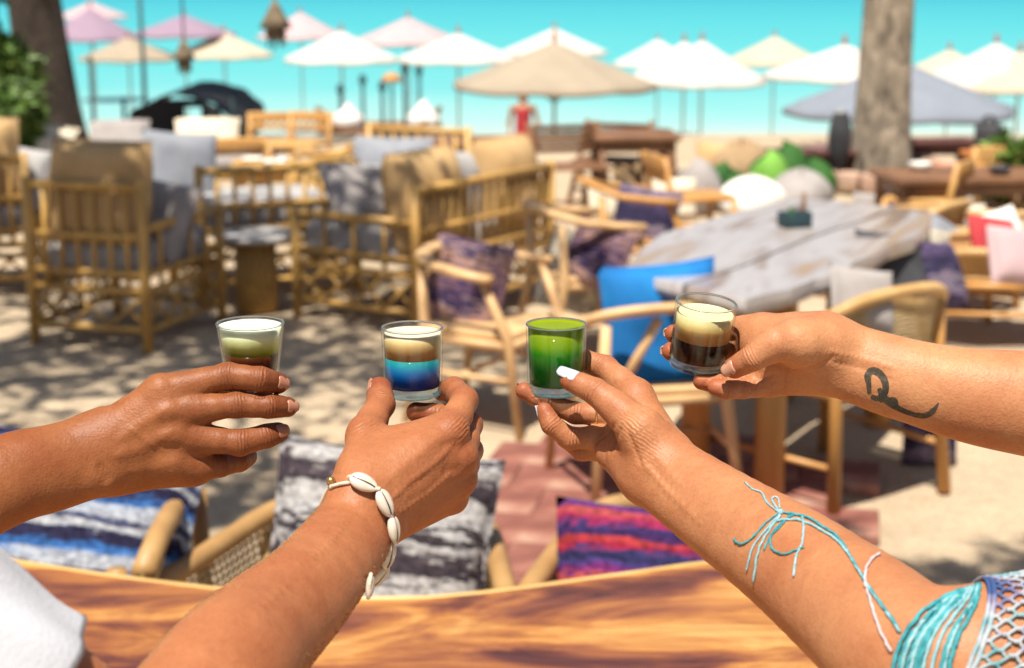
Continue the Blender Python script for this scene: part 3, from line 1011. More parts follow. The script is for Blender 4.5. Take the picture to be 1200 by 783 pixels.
GL = [glass_spec((293, 378), 458, D0, 40, 29),
      glass_spec((483, 383), 464, D0, 36.5, 34),
      glass_spec((652, 379), 461, D0, 36, 33.5),
      glass_spec((828, 354), 434, D0, 36.5, 34.5, (math.radians(5), math.radians(7)))]
GC = [(to_cam(b), dir_cam(a), h, r0, r1) for b, a, h, r0, r1 in GL]

SK1 = skin('skin_deep_tan', (.29, .105, .038), (.155, .042, .014), .50)
SK2 = skin('skin_tan', (.38, .150, .064), (.22, .060, .024), .50)
SK3 = skin('skin_golden', (.43, .195, .090), (.29, .092, .040), .50)
SK4 = skin('skin_light', (.48, .235, .110), (.34, .112, .050), .50)

# ---- first arm, from the left, back of the hand to the camera
A1, bvh1, fg1, V1 = make_arm('person',
    [(-330, 735, -200, 64, .95), (-150, 640, -135, 60, .92), (0, 566, -78, 53, .85), (60, 549, -58, 49.5, .75), (115, 532, -42, 47, .62)],
    [((118, 515, -40, 28), (188, 458, -38, 17.5), .014),
     ((122, 528, -42, 27), (198, 481, -42, 17), .010),
     ((124, 538, -40, 27), (202, 508, -40, 16.5), .010),
     ((126, 546, -34, 28), (204, 540, -33, 17), .012),
     ((188, 458, -36, 17), (224, 452, -32, 15.5), .010),
     ((198, 481, -40, 16.5), (230, 481, -36, 15.5), .010),
     ((202, 508, -38, 16.5), (236, 514, -33, 15.5), .010),
     ((204, 540, -32, 17), (226, 546, -26, 16), .012),
     ((140, 548, -25, 28), (228, 551, -18, 18), .014),
     ((130, 525, -20, 32), (205, 495, -12, 28), .014),
     ((125, 515, -22, 28), (205, 472, 22, 20), .014),
     ((112, 556, -52, 15), (122, 558, -50, 13), .012)],
    [[(215, 453, -34, 16), (267, 441, -28, 15.8), (305, 444.5, -31, 14.2), (326, 449, -20, 12.6)],
     [(225, 480, -38, 15), (278, 474.5, -31, 14.8), (315, 476, -28, 13.6), (337, 477, -16, 12)],
     [(230, 513, -34, 15), (281, 519, -30, 15), (311, 511.5, -22, 13.4), (326, 507, -14, 12.2)],
     [(222, 545, -26, 15), (258, 545, -18, 13.5), (280, 540, -2, 12.4), (290, 535, 8, 11.5)],
     [(205, 472, 26, 17), (252, 452, 42, 14), (290, 450, 36, 12)]],
    GC[0], SK1,
    veins=[([(140, 515), (165, 497), (195, 480)], 4.0, 1.0), ([(135, 535), (165, 525), (200, 506)], 4.5, .9), ([(150, 552), (185, 546), (210, 540)], 4, .6),
           ([(150, 500), (178, 520), (192, 530)], 2.5, .6), ([(190, 500), (205, 495)], 5, -1.2), ([(186, 525), (208, 526)], 5, -1.2), ([(188, 470), (208, 467)], 5, -1.0),
           ([(116, 545), (127, 565)], 3.5, -1.4)],
    wrink=[(112, 545, -50, 20, 0.3, .3)])

# ---- second arm, from below, shell bracelet
A2, bvh2, fg2, V2 = make_arm('person',
    [(-160, 683, -470, 98, .95), (25, 822, -440, 92, .95), (155, 915, -405, 86, .95), (215, 850, -380, 83, .95), (267, 783, -335, 78, .9), (308, 740, -280, 69, .86), (362, 688, -215, 57.5, .8), (418, 617, -125, 47.5, .68)],
    [((425, 585, -122, 28), (528, 506, -72, 19.5), .014),
     ((430, 598, -120, 27), (540, 535, -66, 18.5), .012),
     ((437, 610, -112, 26), (540, 562, -56, 17.5), .012),
     ((444, 618, -102, 25), (530, 584, -45, 17), .012),
     ((418, 575, -118, 26), (428, 506, -72, 19.5), .014),
     ((425, 560, -105, 27), (480, 530, -85, 25), .016),
     ((452, 525, -78, 20), (512, 506, -62, 20), .014),
     ((440, 590, -90, 32), (510, 550, -45, 32), .014)],
    [[(528, 506, -72, 19), (544, 469, -28, 15.8), (532, 456, 0, 13.6), (518, 458, 18, 12)],
     [(540, 535, -66, 18), (550, 498, -22, 15), (526, 487, 8, 12.8), (488, 483, 4, 12)],
     [(540, 562, -56, 17), (551, 528, -10, 14.5), (526, 511, 16, 12), (500, 512, 10, 11)],
     [(530, 584, -45, 16), (543, 557, -8, 13), (518, 546, 12, 11), (498, 545, 5, 10)],
     [(426, 512, -74, 19.5), (446, 474, -36, 16.5), (445, 456, -21, 14.6)]],
    GC[1], SK2,
    veins=[([(452, 590), (480, 566), (512, 540), (532, 520)], 2.6, 1.0), ([(470, 600), (500, 580), (528, 556)], 2.6, 1.0), ([(455, 562), (485, 536), (515, 512)], 3.5, .9),
           ([(500, 580), (492, 556), (485, 540)], 2.2, .7), ([(518, 524), (536, 518)], 4.5, -1.2), ([(520, 553), (540, 549)], 4.5, -1.2), ([(470, 575), (500, 558)], 4, -.8),
           ([(350, 660), (385, 640), (405, 610)], 3, .7), ([(300, 720), (340, 680)], 3.5, .7)],
    wrink=[(545, 500, -80, 15, .8, .4), (430, 505, -85, 16, 1.0, .45)])

# ---- third arm, from the right below, white nail polish
A3, bvh3, fg3, V3 = make_arm('person',
    [(1420, 745, -270, 112, .95), (1210, 782, -305, 106, .95), (1085, 778, -305, 92, .95), (1010, 722, -250, 78, .92), (930, 660, -180, 65.5, .88), (845, 602, -108, 53.5, .8), (768, 548, -55, 44, .66)],
    [((775, 537, -42, 32), (746, 464, -8, 19), .014),
     ((772, 545, -45, 34), (738, 490, -8, 26), .014),
     ((762, 556, -45, 33), (722, 529, -14, 25), .014),
     ((772, 535, -60, 28), (752, 505, -58, 25), .014),
     ((752, 505, -58, 25), (726, 481, -48, 18.5), .010)],
    [[(746, 464, -8, 18.5), (709, 431, 18, 14.2), (683, 422, 26, 12.2), (662, 424, 32, 11)],
     [(735, 489, 6, 16), (674, 484, 6, 12.2), (641, 472, 5, 11.2), (614, 458, 4, 10.2)],
     [(728, 512, 4, 16), (668, 514, -5, 12.5), (646, 498, -8, 11), (638, 481, -6, 9.5)],
     [(722, 526, 0, 15), (682, 528, 12, 11.5), (663, 514, 22, 10), (655, 500, 22, 9)],
     [(726, 481, -48, 18.5), (697, 458.5, -40, 15), (669, 445.5, -31, 13.2)]],
    GC[2], SK3,
    veins=[([(748, 536), (780, 572), (820, 612)], 3.0, .9), ([(765, 530), (800, 570)], 3.0, .7), ([(728, 500), (722, 515), (715, 530)], 2.2, -1.2), ([(735, 505), (745, 530), (752, 545)], 2.2, -1.3),
           ([(697, 520), (712, 508), (722, 496)], 2.0, -1.0), ([(756, 538), (790, 575)], 2.2, -.7)],
    wrink=[(735, 490, -85, 24, -.9, .8), (752, 515, -90, 24, -1.0, .6), (698, 458, -65, 10, .65, .8)])

# ---- fourth arm, from the right, tattoo
A4, bvh4, fg4, V4 = make_arm('person',
    [(1560, 540, -60, 76, .95), (1330, 490, -32, 70, .95), (1200, 472.5, -25, 60.5, .9), (1134, 463, -22, 54, .85), (1076, 449, -18, 48, .8), (1030, 436, -12, 45.5, .72), (972, 416, -4, 42.5, .66)],
    [((962, 412, 2, 41), (906, 414, 10, 34), .014),
     ((960, 396, 8, 26), (893, 388, 22, 20), .012),
     ((925, 398, 0, 26), (884, 400, 20, 17), .014),
     ((960, 432, 8, 27), (905, 441, 12, 24), .012),
     ((966, 402, -16, 28), (935, 402, -26, 26), .014),
     ((935, 402, -26, 26), (908, 403, -36, 18.5), .010)],
    [[(893, 388, 22, 19), (855, 385, 42, 14), (820, 388, 33, 12), (790, 391, 23, 11)],
     [(892, 410, 24, 18), (853, 412, 42, 14), (815, 412, 33, 12), (787, 412, 21, 11.5)],
     [(895, 438, 18, 17), (868, 450, 10, 12), (842, 449, 4, 11), (822, 447, 2, 10)],
     [(898, 450, 8, 14), (872, 456, -2, 10.5), (852, 457, -6, 10), (838, 454, -6, 9.2)],
     [(908, 403, -36, 18.5), (883, 419, -34, 15), (861, 431, -22, 13)]],
    GC[3], SK4,
    veins=[([(975, 412), (1010, 420), (1050, 432)], 3.0, .9), ([(975, 424), (1010, 432), (1045, 445)], 2.4, -.9), ([(905, 428), (930, 434), (958, 430), (976, 418)], 2.2, -1.6), ([(890, 446), (905, 440)], 1.8, -1.0), ([(886, 440), (887, 458)], 1.5, -.9), ([(870, 442), (871, 460)], 1.5, -.9)],
    wrink=[(928, 405, -70, 22, .35, .8), (945, 400, -70, 18, .35, .6), (978, 418, -45, 14, 0.2, .5)])

# ================================================================ beach: parasols, boats, people
def canvas(name, c, tr=.25):
    m, nt, b = newmat(name)
    tc = N(nt, 'ShaderNodeTexCoord')
    n1 = N(nt, 'ShaderNodeTexNoise', Scale=2.5, Detail=4.0); nt.links.new(tc.outputs['Object'], n1.inputs['Vector'])
    nt.links.new(ramp(nt, n1.outputs[0], [(.3, tuple(x * .88 for x in c)), (.7, c)]), b.inputs['Base Color'])
    b.inputs['Roughness'].default_value = .9; b.inputs['Specular IOR Level'].default_value = .1
    t = N(nt, 'ShaderNodeBsdfTranslucent'); t.inputs[0].default_value = (*c, 1)
    mx = N(nt, 'ShaderNodeMixShader'); mx.inputs[0].default_value = tr
    nt.links.new(b.outputs[0], mx.inputs[1]); nt.links.new(t.outputs[0], mx.inputs[2])
    nt.links.new(mx.outputs[0], nt.nodes['Material Output'].inputs[0])
    return m
M_UWHITE = canvas('white_canvas', (.74, .71, .66)); M_UCREAM = canvas('cream_canvas', (.66, .57, .44))
M_UBEIGE = canvas('beige_canvas', (.46, .385, .295)); M_UPINK = canvas('pink_canvas', (.64, .47, .49))
M_UPURPLE = canvas('purple_canvas', (.38, .28, .37)); M_UGREY = canvas('grey_canvas', (.29, .32, .38))
M_POLE = noisy('pole_wood', (.30, .27, .24), (.40, .37, .33), 5, .6, .2, 30)
M_FINIAL = plain('finial_red', (.38, .10, .05), .5)

def parasol(u, v, half, drop, r, mat, label, group=None, ribs=False, tilt=0.0, dome=-.10):
    """apex pixel, half width in pixels, rim drop in pixels, real radius"""
    half *= 1.14
    d = r * F_PX / half
    ap = PW(u, v, d)
    gz = ground_z(ap.x, ap.y)
    root = tag(empty('parasol', (ap.x, ap.y, gz), random.uniform(0, 1)), label, 'parasol', group)
    hz = ap.z - gz
    dh = px(drop, d) * .84
    n = 8; rings = 8; sub = 6
    vs = [(0, 0, hz)]; fs = []
    K = n * sub
    for i in range(1, rings + 1):
        t = i / rings
        for k in range(K):
            th = 2 * math.pi * k / K
            fr = (k % sub) / sub
            sag = math.sin(math.pi * fr)
            rr = r * t * (1 - .075 * sag * t)
            z = hz - dh * (t * (1 - dome) + dome * t ** 1.7) - .05 * r * sag * t * .5
            vs.append((rr * math.cos(th), rr * math.sin(th), z))
    for k in range(K): fs.append((0, 1 + k, 1 + (k + 1) % K))
    for i in range(rings - 1):
        for k in range(K):
            a = 1 + i * K
            fs.append((a + k, a + K + k, a + K + (k + 1) % K, a + (k + 1) % K))
    # hanging valance
    b0 = 1 + (rings - 1) * K; n0 = len(vs)
    for k in range(K):
        x, y, z = vs[b0 + k]; vs.append((x * 1.004, y * 1.004, z - .05 * r))
    for k in range(K): fs.append((b0 + k, n0 + k, n0 + (k + 1) % K, b0 + (k + 1) % K))
    o = mesh_obj('canopy', vs, fs, mat, root)
    sm = o.modifiers.new('thick', 'SOLIDIFY'); sm.thickness = .006; sm.offset = -1
    P('pole', [(0, 0, -.3), (0, 0, hz + .03)], .023, M_POLE, root)
    MB().lathe([(0, hz - .02), (.035, hz), (.04, hz + .05), (.022, hz + .08), (.03, hz + .11), (0, hz + .16)], 12).build('finial', M_FINIAL, root)
    if ribs:
        for k in range(n):
            th = 2 * math.pi * k / n
            P('rib', [(r * .96 * t * math.cos(th), r * .96 * t * math.sin(th), hz - dh * (t * (1 - dome) + dome * t ** 1.7) - .03) for t in (.03, .35, .7, 1)], .011, M_POLE, o, 6)
            P('strut', [(.03 * math.cos(th), .03 * math.sin(th), hz - dh - .25), (r * .5 * math.cos(th), r * .5 * math.sin(th), hz - dh * .38 - .05)], .008, M_POLE, o, 6)
    return root
WL = 'white canvas beach parasol standing on the sand before the turquoise sea'; WG = 'white beach parasols'
parasol(105, 8, 50, 42, 1.25, M_UPURPLE, 'dusky purple beach parasol beside the dark tree trunk', 'purple beach parasols')
parasol(107, 2, 38, 20, 1.25, M_UPINK, 'pale pink parasol top showing above the dusky purple one', 'pink beach parasols')
parasol(215, 17, 54, 26, 1.2, M_UPURPLE, 'purple beach parasol behind the beige and cream parasols', 'purple beach parasols')
parasol(150, 43, 53, 28, 1.15, M_UBEIGE, 'small beige parasol below the purple ones', 'beige beach parasols')
parasol(262, 37, 52, 31, 1.15, M_UCREAM, 'cream parasol next to the small beige parasol', 'cream beach parasols')
parasol(352, 14, 46, 33, 1.25, M_UPINK, 'pink parasol behind the hanging lantern', 'pink beach parasols')
parasol(400, 36, 61, 38, 1.2, M_UWHITE, 'white parasol on the beach between the two pink parasols', WG)
parasol(478, 20, 58, 33, 1.3, M_UPINK, 'wide pink parasol between two white parasols', 'pink beach parasols')
parasol(537, 39, 65, 34, 1.2, M_UWHITE, 'white parasol whose rim tucks behind the large beige parasol', WG)
parasol(650, 33, 55, 32, 1.25, M_UWHITE, 'white parasol half hidden behind the large beige parasol', WG)
parasol(650, 48, 108, 58, 1.4, M_UBEIGE, 'large beige parasol with red finial, biggest on the beach', 'beige beach parasols', ribs=True, dome=-.08)
parasol(771, 46, 46, 33, 1.2, M_UWHITE, 'smallest white parasol behind the overlapping pair of white parasols', WG)
parasol(823, 47, 70, 55, 1.25, M_UWHITE, 'white parasol of an overlapping pair next to the cream parasol', WG)
parasol(802, 48, 66, 55, 1.25, M_UWHITE, 'white parasol of an overlapping pair next to the cream parasol', WG)
parasol(908, 42, 52, 35, 1.25, M_UCREAM, 'cream parasol left of the thick grey trunk', 'cream beach parasols')
parasol(990, 52, 86, 40, 1.25, M_UWHITE, 'white parasol partly hidden by the thick grey trunk', WG)
parasol(1056, 70, 122, 66, 1.4, M_UGREY, 'wide slate grey parasol behind the thick grey trunk', ribs=True)
parasol(1113, 58, 64, 40, 1.25, M_UCREAM, 'cream parasol over the right edge of the slate grey one', 'cream beach parasols')
parasol(1168, 50, 80, 52, 1.25, M_UWHITE, 'white parasol between two cream parasols above the slate grey one', WG)
parasol(1196, 60, 84, 46, 1.3, M_UCREAM, 'cream parasol with low rim beside the white ones', 'cream beach parasols')

def onb(u, v, y):
    p = Y(u, v, y); return p

# boats pulled up on the sand
def boat(u0, u1, y, label, top_v, mat, cover=None, poles=()):
    p0, p1 = Y(u0, top_v, y), Y(u1, top_v, y)
    cx = (p0.x + p1.x) / 2; Lh = (p1.x - p0.x) / 2
    gz = ground_z(cx, y)
    root = tag(empty('boat', (cx, y, gz)), label, 'boat')
    top = p0.z - gz
    vs = []; fs = []
    n = 17; prof = 7
    for i in range(n):
        t = -1 + 2 * i / (n - 1)
        w = .62 * (1 - abs(t) ** 2.6) + .03
        sheer = top + .28 * abs(t) ** 4
        keel = -.05 + .45 * abs(t) ** 4
        for k in range(prof):
            a = -1 + 2 * k / (prof - 1)
            vs.append((t * Lh, w * math.copysign(abs(a) ** .6, a), keel + (sheer - keel) * abs(a) ** 1.6))
    for i in range(n - 1):
        for k in range(prof - 1):
            a = i * prof + k
            fs.append((a, a + 1, a + prof + 1, a + prof))
    o = mesh_obj('hull', vs, fs, mat, root)
    sm = o.modifiers.new('thick', 'SOLIDIFY'); sm.thickness = .035
    for s in (-1, 1):
        P('gunwale', [(t * Lh, s * (.62 * (1 - abs(t) ** 2.6) + .03), top + .28 * abs(t) ** 4 + .01) for t in np.linspace(-1, 1, 15)], .035, M_BROWN, root)
    for t in (-.45, .1, .55):
        MB().box((t * Lh, 0, top - .1), (.2, 1.05, .035), bev=.01).build('thwart', M_BROWN, root)
    return root, top, Lh, gz
bt, top, Lh, gz = boat(372, 516, 25, 'long dark brown wooden boat lying on the beach with upright poles', 150, M_BROWN)
def rel(u, v, y): 
    p = Y(u, v, y); return Vector((p.x - bt.location.x, 0, p.z - gz))
M_TEALD = plain('dark_teal_paint', (.02, .05, .06), .6)
for (u, v) in ((425, 97), (448, 105), (474, 84), (491, 86), (399, 108)):
    q = rel(u, v, 25); 
    P('pole', [(q.x, 0, top - .25), (q.x, 0, q.z)], .026, M_TEALD, bt)
    MB().lathe([(0, 0), (.06, .02), (.045, .12), (0, .15)], 10, (q.x, 0, q.z - .02)).build('pole_cap', M_TEALD, bt)
for (u, v, wd) in ((407, 122, .26), (496, 118, .28)):
    q = rel(u, v, 24.8)
    MB().lathe([(wd, top + .02), (wd * .8, top + .2), (wd * .35, q.z - .1), (.03, q.z)], 12, (q.x, -.1, 0)).build('sail_bundle', M_WHITEC, bt)
q = rel(459, 92, 25)
P('lamp_post', [(q.x, 0, top - .2), (q.x, 0, q.z)], .02, M_TEALD, bt)
MB().lathe([(.16, q.z - .05), (.13, q.z + .03), (.05, q.z + .08), (0, q.z + .09)], 12, (q.x, 0, 0)).build('lamp_shade', M_TEAK, bt)

# black covered boat
def covered():
    y = 17.5
    p0, p1 = Y(172, 148, y), Y(292, 148, y)
    cx = (p0.x + p1.x) / 2; hw = (p1.x - p0.x) / 2
    gz = ground_z(cx, y)
    pt = Y(230, 106, y)
    root = tag(empty('tent', (cx, y, gz)), 'black rounded beach tent with an open window in its side', 'tent')
    m = noisy('black_tarp', (.006, .006, .007), (.016, .015, .016), 4, .7, .5, 25, dist=.01)
    hz = pt.z - gz
    n = 26; L = 1.0
    ths = [math.pi * i / n for i in range(n + 1)]
    vs = []; fs = []
    rows = [-L, -L * .98, 0, L]
    def pp(th, yy, k=1.0):
        wob = 1 + .04 * math.sin(5 * th) + .03 * math.sin(9 * th + 1)
        c, s = math.cos(th), math.sin(th)
        return (-hw * k * math.copysign(abs(c) ** .7, c) * wob, yy, hz * k * abs(s) ** .62 * wob)
    for yy in rows:
        for th in ths: vs.append(pp(th, yy))
    for j in range(len(rows) - 1):
        for i in range(n):
            a = j * (n + 1) + i
            fs.append((a, a + 1, a + n + 2, a + n + 1))
    # front wall with a window opening
    wx0, wx1, wz0, wz1 = hw * .12, hw * .42, hz * .30, hz * .82
    n0 = len(vs)
    grid_x = [-hw * .97, -hw * .5, 0, wx0, wx1, hw * .75, hw * .97]; grid_z = [0, wz0, wz1, hz * .98]
    def lim(x): 
        return hz * max(0, 1 - abs(x / hw) ** 3.2) ** .42
    for z in grid_z:
        for x in grid_x: vs.append((x, -L, min(z, lim(x))))
    gx = len(grid_x)
    for j in range(len(grid_z) - 1):
        for i in range(gx - 1):
            if j == 1 and i == 3: continue
            a = n0 + j * gx + i
            fs.append((a, a + 1, a + gx + 1, a + gx))
    mesh_obj('cover', vs, fs, m, root)
    for x in (-hw, hw): P('pole', [(x, -L, 0), (x, -L, .5)], .02, M_TEALD, root)
covered()

# a bather standing on the sand, one smooth body
def bather(u, v, y, hgt, label, suit, skinmat):
    tp = Y(u, v, y); gz = ground_z(tp.x, y)
    k = hgt / 1.7
    h = .018
    F = Field((-.5, -.3, -.05), (.5, .3, 1.8 * k), h); A = F.new()
    def c(a, b, ra, rb, kk=.05):
        nonlocal A
        A = smin(A, rcone(F.pts((slice(None),) * 3), np.array(a) * k, np.array(b) * k, ra * k, rb * k).astype(np.float32), kk)
    c((-.10, 0, .88), (-.12, .02, .48), .085, .055); c((-.12, .02, .48), (-.13, .05, .06), .055, .038)
    c((.10, 0, .88), (.11, -.06, .48), .085, .055); c((.11, -.06, .48), (.12, -.02, .06), .055, .038)
    c((-.13, .05, .04), (-.14, -.09, .03), .04, .03); c((.12, -.02, .04), (.13, -.16, .03), .04, .03)
    c((0, 0, .92), (0, 0, 1.12), .13, .11); c((0, 0, 1.12), (0, 0, 1.36), .12, .13); c((-.12, 0, 1.40), (.12, 0, 1.40), .06, .06)
    c((0, 0, 1.42), (0, 0, 1.53), .05, .05, .03); c((0, -.01, 1.58), (0, 0, 1.63), .085, .09, .03)
    c((-.19, 0, 1.40), (-.25, .02, 1.14), .048, .038); c((-.25, .02, 1.14), (-.23, -.08, .92), .036, .028); c((-.23, -.08, .92), (-.22, -.11, .84), .03, .02)
    c((.19, 0, 1.40), (.26, .03, 1.15), .048, .038); c((.26, .03, 1.15), (.20, -.12, 1.0), .036, .028); c((.20, -.12, 1.0), (.16, -.17, .97), .03, .02)
    V, Q = surface_nets(A, F.lo, h)
    V = relax(V, Q, 2)
    o = mesh_obj('person', V, Q, skinmat)
    o.location = (tp.x, y, gz)
    # swimsuit: the trunk grown a little
    B = F.new()
    def c2(a, b, ra, rb, kk=.05):
        nonlocal B
        B = smin(B, rcone(F.pts((slice(None),) * 3), np.array(a) * k, np.array(b) * k, ra * k, rb * k).astype(np.float32), kk)
    c2((0, 0, .90), (0, 0, 1.12), .145, .125); c2((0, 0, 1.12), (0, 0, 1.33), .132, .142)
    V, Q = surface_nets(B, F.lo, h)
    mesh_obj('swimsuit', V, Q, suit, o)
    mb = MB(); mb.lathe([(0, 1.735 * k), (.075 * k, 1.715 * k), (.1 * k, 1.65 * k), (.095 * k, 1.56 * k), (.05 * k, 1.5 * k)], 14, (0, .025 * k, 0))
    mb.build('hair', M_BROWN, o)
    tag(o, label, 'person')
bather(613, 113, 30, 1.68, 'bather in a red swimsuit standing on the beach', M_RED, plain('far_skin', (.34, .16, .09), .5))

def float_dome(u, v, y, r, hz, mat, label, cat='bean bag', name='bean_bag', group=None, rz=0., sq=1.0, lean=0.):
    """slumped soft sack: wide base, peaked top"""
    p = Y(u, v, y); gz = ground_z(p.x, y)
    root_z = max(gz, p.z) if False else gz
    vs = []; fs = []
    n = 22; R = 12
    ph = random.uniform(0, 6)
    for i in range(R + 1):
        t = i / R
        rr = max(r * (1 - t ** 3.2) ** .55 * (.90 + .18 * math.sin(min(t, .5) * math.pi)), .004)
        z = hz * t
        for k in range(n):
            th = 2 * math.pi * k / n
            w = 1 + .10 * math.sin(2 * th + ph + 2 * t) + .06 * math.sin(3 * th + ph * 3) + .03 * math.sin(7 * th + ph * 2 + 5 * t)
            z = hz * t * (1 + .13 * math.sin(th + ph) * t)
            vs.append((rr * w * math.cos(th), rr * w * math.sin(th) * sq + lean * t * hz, z))
    for i in range(R):
        for k in range(n):
            k2 = (k + 1) % n
            fs.append((i * n + k, i * n + k2, (i + 1) * n + k2, (i + 1) * n + k))
    fs.append(tuple(range(n - 1, -1, -1)))
    o = mesh_obj(name, vs, fs, mat)
    o.location = (p.x, y, gz - .01); o.rotation_euler.z = rz
    return tag(o, label, cat, group)
M_GREEN = noisy('green_cloth', (.015, .075, .010), (.035, .125, .016), 6, .8, .4, 120, dist=.004)
M_LIME = noisy('lime_cloth', (.14, .34, .045), (.20, .42, .07), 6, .8, .4, 120, dist=.004)
M_SACK = noisy('brown_sack', (.26, .17, .09), (.36, .25, .14), 6, .9, .4, 120, dist=.004)
float_dome(573, 150, 30, .55, .62, M_LIME, 'lime green domed beach float on the sand by the sea', 'float', 'beach_float')

# ---- things on the terrace edge
def gz_at(u, v): 
    p = G(u, v); return p
def sackat(u, v, r, hz, mat, label, **k):
    p = G(u, v); float_dome(u, v, p.y, r, hz, mat, label, **k)
sackat(852, 232, .17, .26, M_GREEN, 'small dark green bean bag in front of the brown ones')
sackat(915, 222, .22, .36, M_GREEN, 'large dark green bean bag next to the tree kerb')
sackat(948, 226, .20, .26, M_GREEN, 'flat dark green cushion seat leaning by the tree kerb')
sackat(900, 229, .15, .33, M_LIME, 'lime green bean bag between the dark green ones')
sackat(880, 250, .22, .26, M_WHITEC, 'white bean bag behind the long slab table')
sackat(938, 246, .21, .29, M_TAUPE, 'taupe bean bag beside the white bean bag')
sackat(868, 215, .24, .34, M_SACK, 'brown sackcloth bean bag behind the dark green one')
sackat(812, 246, .20, .36, M_TAUPE, 'taupe bean bag next to the brown tall table')
sackat(770, 214, .15, .34, M_BROWN, 'dark brown bean bag behind the tall table')
sackat(1137, 256, .24, .20, M_TAUPE, 'flat grey floor cushion right of the grey tree trunk')

# terracotta urn, white pots, stool with black bag
def urn(u, v, r, hz, mat, label, name='urn', cat='urn', group=None):
    p = G(u, v)
    root = tag(empty(name, (p.x, p.y, 0)), label, cat, group)
    MB().lathe([(r * .55, 0), (r * .9, hz * .25), (r, hz * .5), (r * .8, hz * .8), (r * .55, hz * .9), (r * .55, hz * .88), (r * .5, hz * .86)], 24).build('body', mat, root)
    MB().lathe([(r * .52, hz * .88), (r * .66, hz * .95), (r * .68, hz), (r * .58, hz), (r * .48, hz * .9)], 24).build('rim', mat, root)
M_TERRA = noisy('terracotta', (.42, .20, .13), (.55, .30, .21), 7, .8, .3, 60)
M_CERAM = noisy('white_ceramic', (.72, .70, .65), (.8, .78, .74), 5, .4, .1, 40)
urn(1103, 234, .115, .27, M_TERRA, 'round terracotta urn right of the grey tree trunk')
PG = 'white ceramic pots on the terrace'
urn(1098, 256, .085, .18, M_CERAM, 'white ceramic pot standing on the ground beside the terracotta urn', 'pot', 'pot')
urn(1170, 240, .09, .16, M_CERAM, 'white ceramic pot below the orange wooden stool', 'pot', 'pot')
urn(1190, 262, .08, .15, M_CERAM, 'white ceramic pot near the leafy plant by the stool', 'pot', 'pot')

def stool(u, v, hz, label, mat):
    p = G(u, v)
    root = tag(empty('stool', (p.x, p.y, 0), .15), label, 'stool')
    for sx in (-1, 1):
        for sy in (-1, 1):
            P('leg', [(sx * .17, sy * .15, 0), (sx * .12, sy * .11, hz)], .022, mat, root)
    for z in (hz * .35,):
        for sx in (-1, 1): P('rung', [(sx * .155, -.14, z), (sx * .155, .14, z)], .013, mat, root)
        for sy in (-1, 1): P('rung', [(-.155, sy * .14, z + .04), (.155, sy * .14, z + .04)], .013, mat, root)
    MB().box((0, 0, hz), (.34, .30, .05), bev=.018).build('seat', mat, root)
    MB().box((0, -.13, hz - .07), (.27, .022, .09), bev=.008).build('apron', mat, root)
    MB().box((0, .13, hz - .07), (.27, .022, .09), bev=.008).build('apron', mat, root)
    return root
M_ORANGE = noisy('orange_stain', (.42, .14, .035), (.56, .21, .06), 6, .5, .2, 40)
st = stool(1154, 232, .33, 'orange stained wooden stool carrying a black bag', M_ORANGE)
def bag(loc, d, mat, label, handle=True):
    root = tag(empty('bag', loc), label, 'bag')
    vs, fs = pillow_data(d[0], d[2], d[1], 12, .06, 5)
    o = mesh_obj('body', vs, fs, mat, root); o.rotation_euler.x = math.radians(90); o.location.z = d[2] / 2
    if handle:
        for s in (-1, 1):
            P('handle', [(d[0] * .22 * math.cos(math.pi * (1 - i / 10)), s * d[1] * .2, d[2] * .93 + .07 * math.sin(math.pi * i / 10)) for i in range(11)], .008, mat, root, 6)
bag((st.location.x, st.location.y, .355), (.22, .12, .21), M_DARK, 'black bag standing on the orange wooden stool')
p = G(982, 222)
def folded_parasol(p, hz, label):
    root = tag(empty('folded_parasol', (p.x, p.y, 0)), label, 'parasol')
    P('pole', [(0, 0, 0), (0, .04, hz)], .018, M_POLE, root)
    vs = []; fs = []; n = 32
    for i in range(12):
        t = i / 11
        r = .02 + .062 * math.sin(math.pi * min(1, .12 + t * .95)) ** .8
        for k in range(n):
            th = 2 * math.pi * k / n
            vs.append((r * (1 + .22 * math.sin(8 * th)) * math.cos(th), .02 * t + r * (1 + .22 * math.sin(8 * th)) * math.sin(th), hz * .97 - t * hz * .78))
    for i in range(11):
        for k in range(n): fs.append((i * n + k, i * n + (k + 1) % n, (i + 1) * n + (k + 1) % n, (i + 1) * n + k))
    mesh_obj('furled_canopy', vs, fs, M_DARK, root)
    MB().lathe([(.05, hz * .45), (.055, hz * .47), (.05, hz * .49)], 16, (0, .02, 0)).build('strap', M_GREYC, root)
folded_parasol(p, .62, 'furled charcoal parasol leaning beside the grey tree trunk')

# lanterns of straw hanging from a rope strung between the trees
M_STRAW = noisy('straw', (.10, .075, .05), (.22, .16, .10), 18, .9, .8, 80, dist=.01)
ROPE_Z = 3.75
def lantern(u, vtop, vbot, y, label):
    pt, pb = Y(u, vtop, y), Y(u, vbot, y)
    hz = pt.z - pb.z
    root = tag(empty('lantern', (pt.x, y, pb.z)), label, 'lantern', 'straw lanterns hanging from the rope')
    P('cord', [(0, 0, hz), (0, 0, ROPE_Z - pb.z)], .006, M_DARK, root, 6)
    r = hz * .36
    MB().lathe([(.012, hz), (r * .35, hz * .84), (r * .75, hz * .58), (r, hz * .40), (r * .8, hz * .37)], 16).build('straw_cap', M_STRAW, root)
    MB().lathe([(r * .55, hz * .40), (r * .68, hz * .24), (r * .4, hz * .12), (0, hz * .1)], 14).build('body', M_STRAW, root)
    for k in range(7):
        a = k * .9
        P('tassel', [(r * .5 * math.cos(a), r * .5 * math.sin(a), hz * .16), (r * .55 * math.cos(a), r * .55 * math.sin(a), -hz * .04 * (k % 3))], .006, M_STRAW, root, 5)
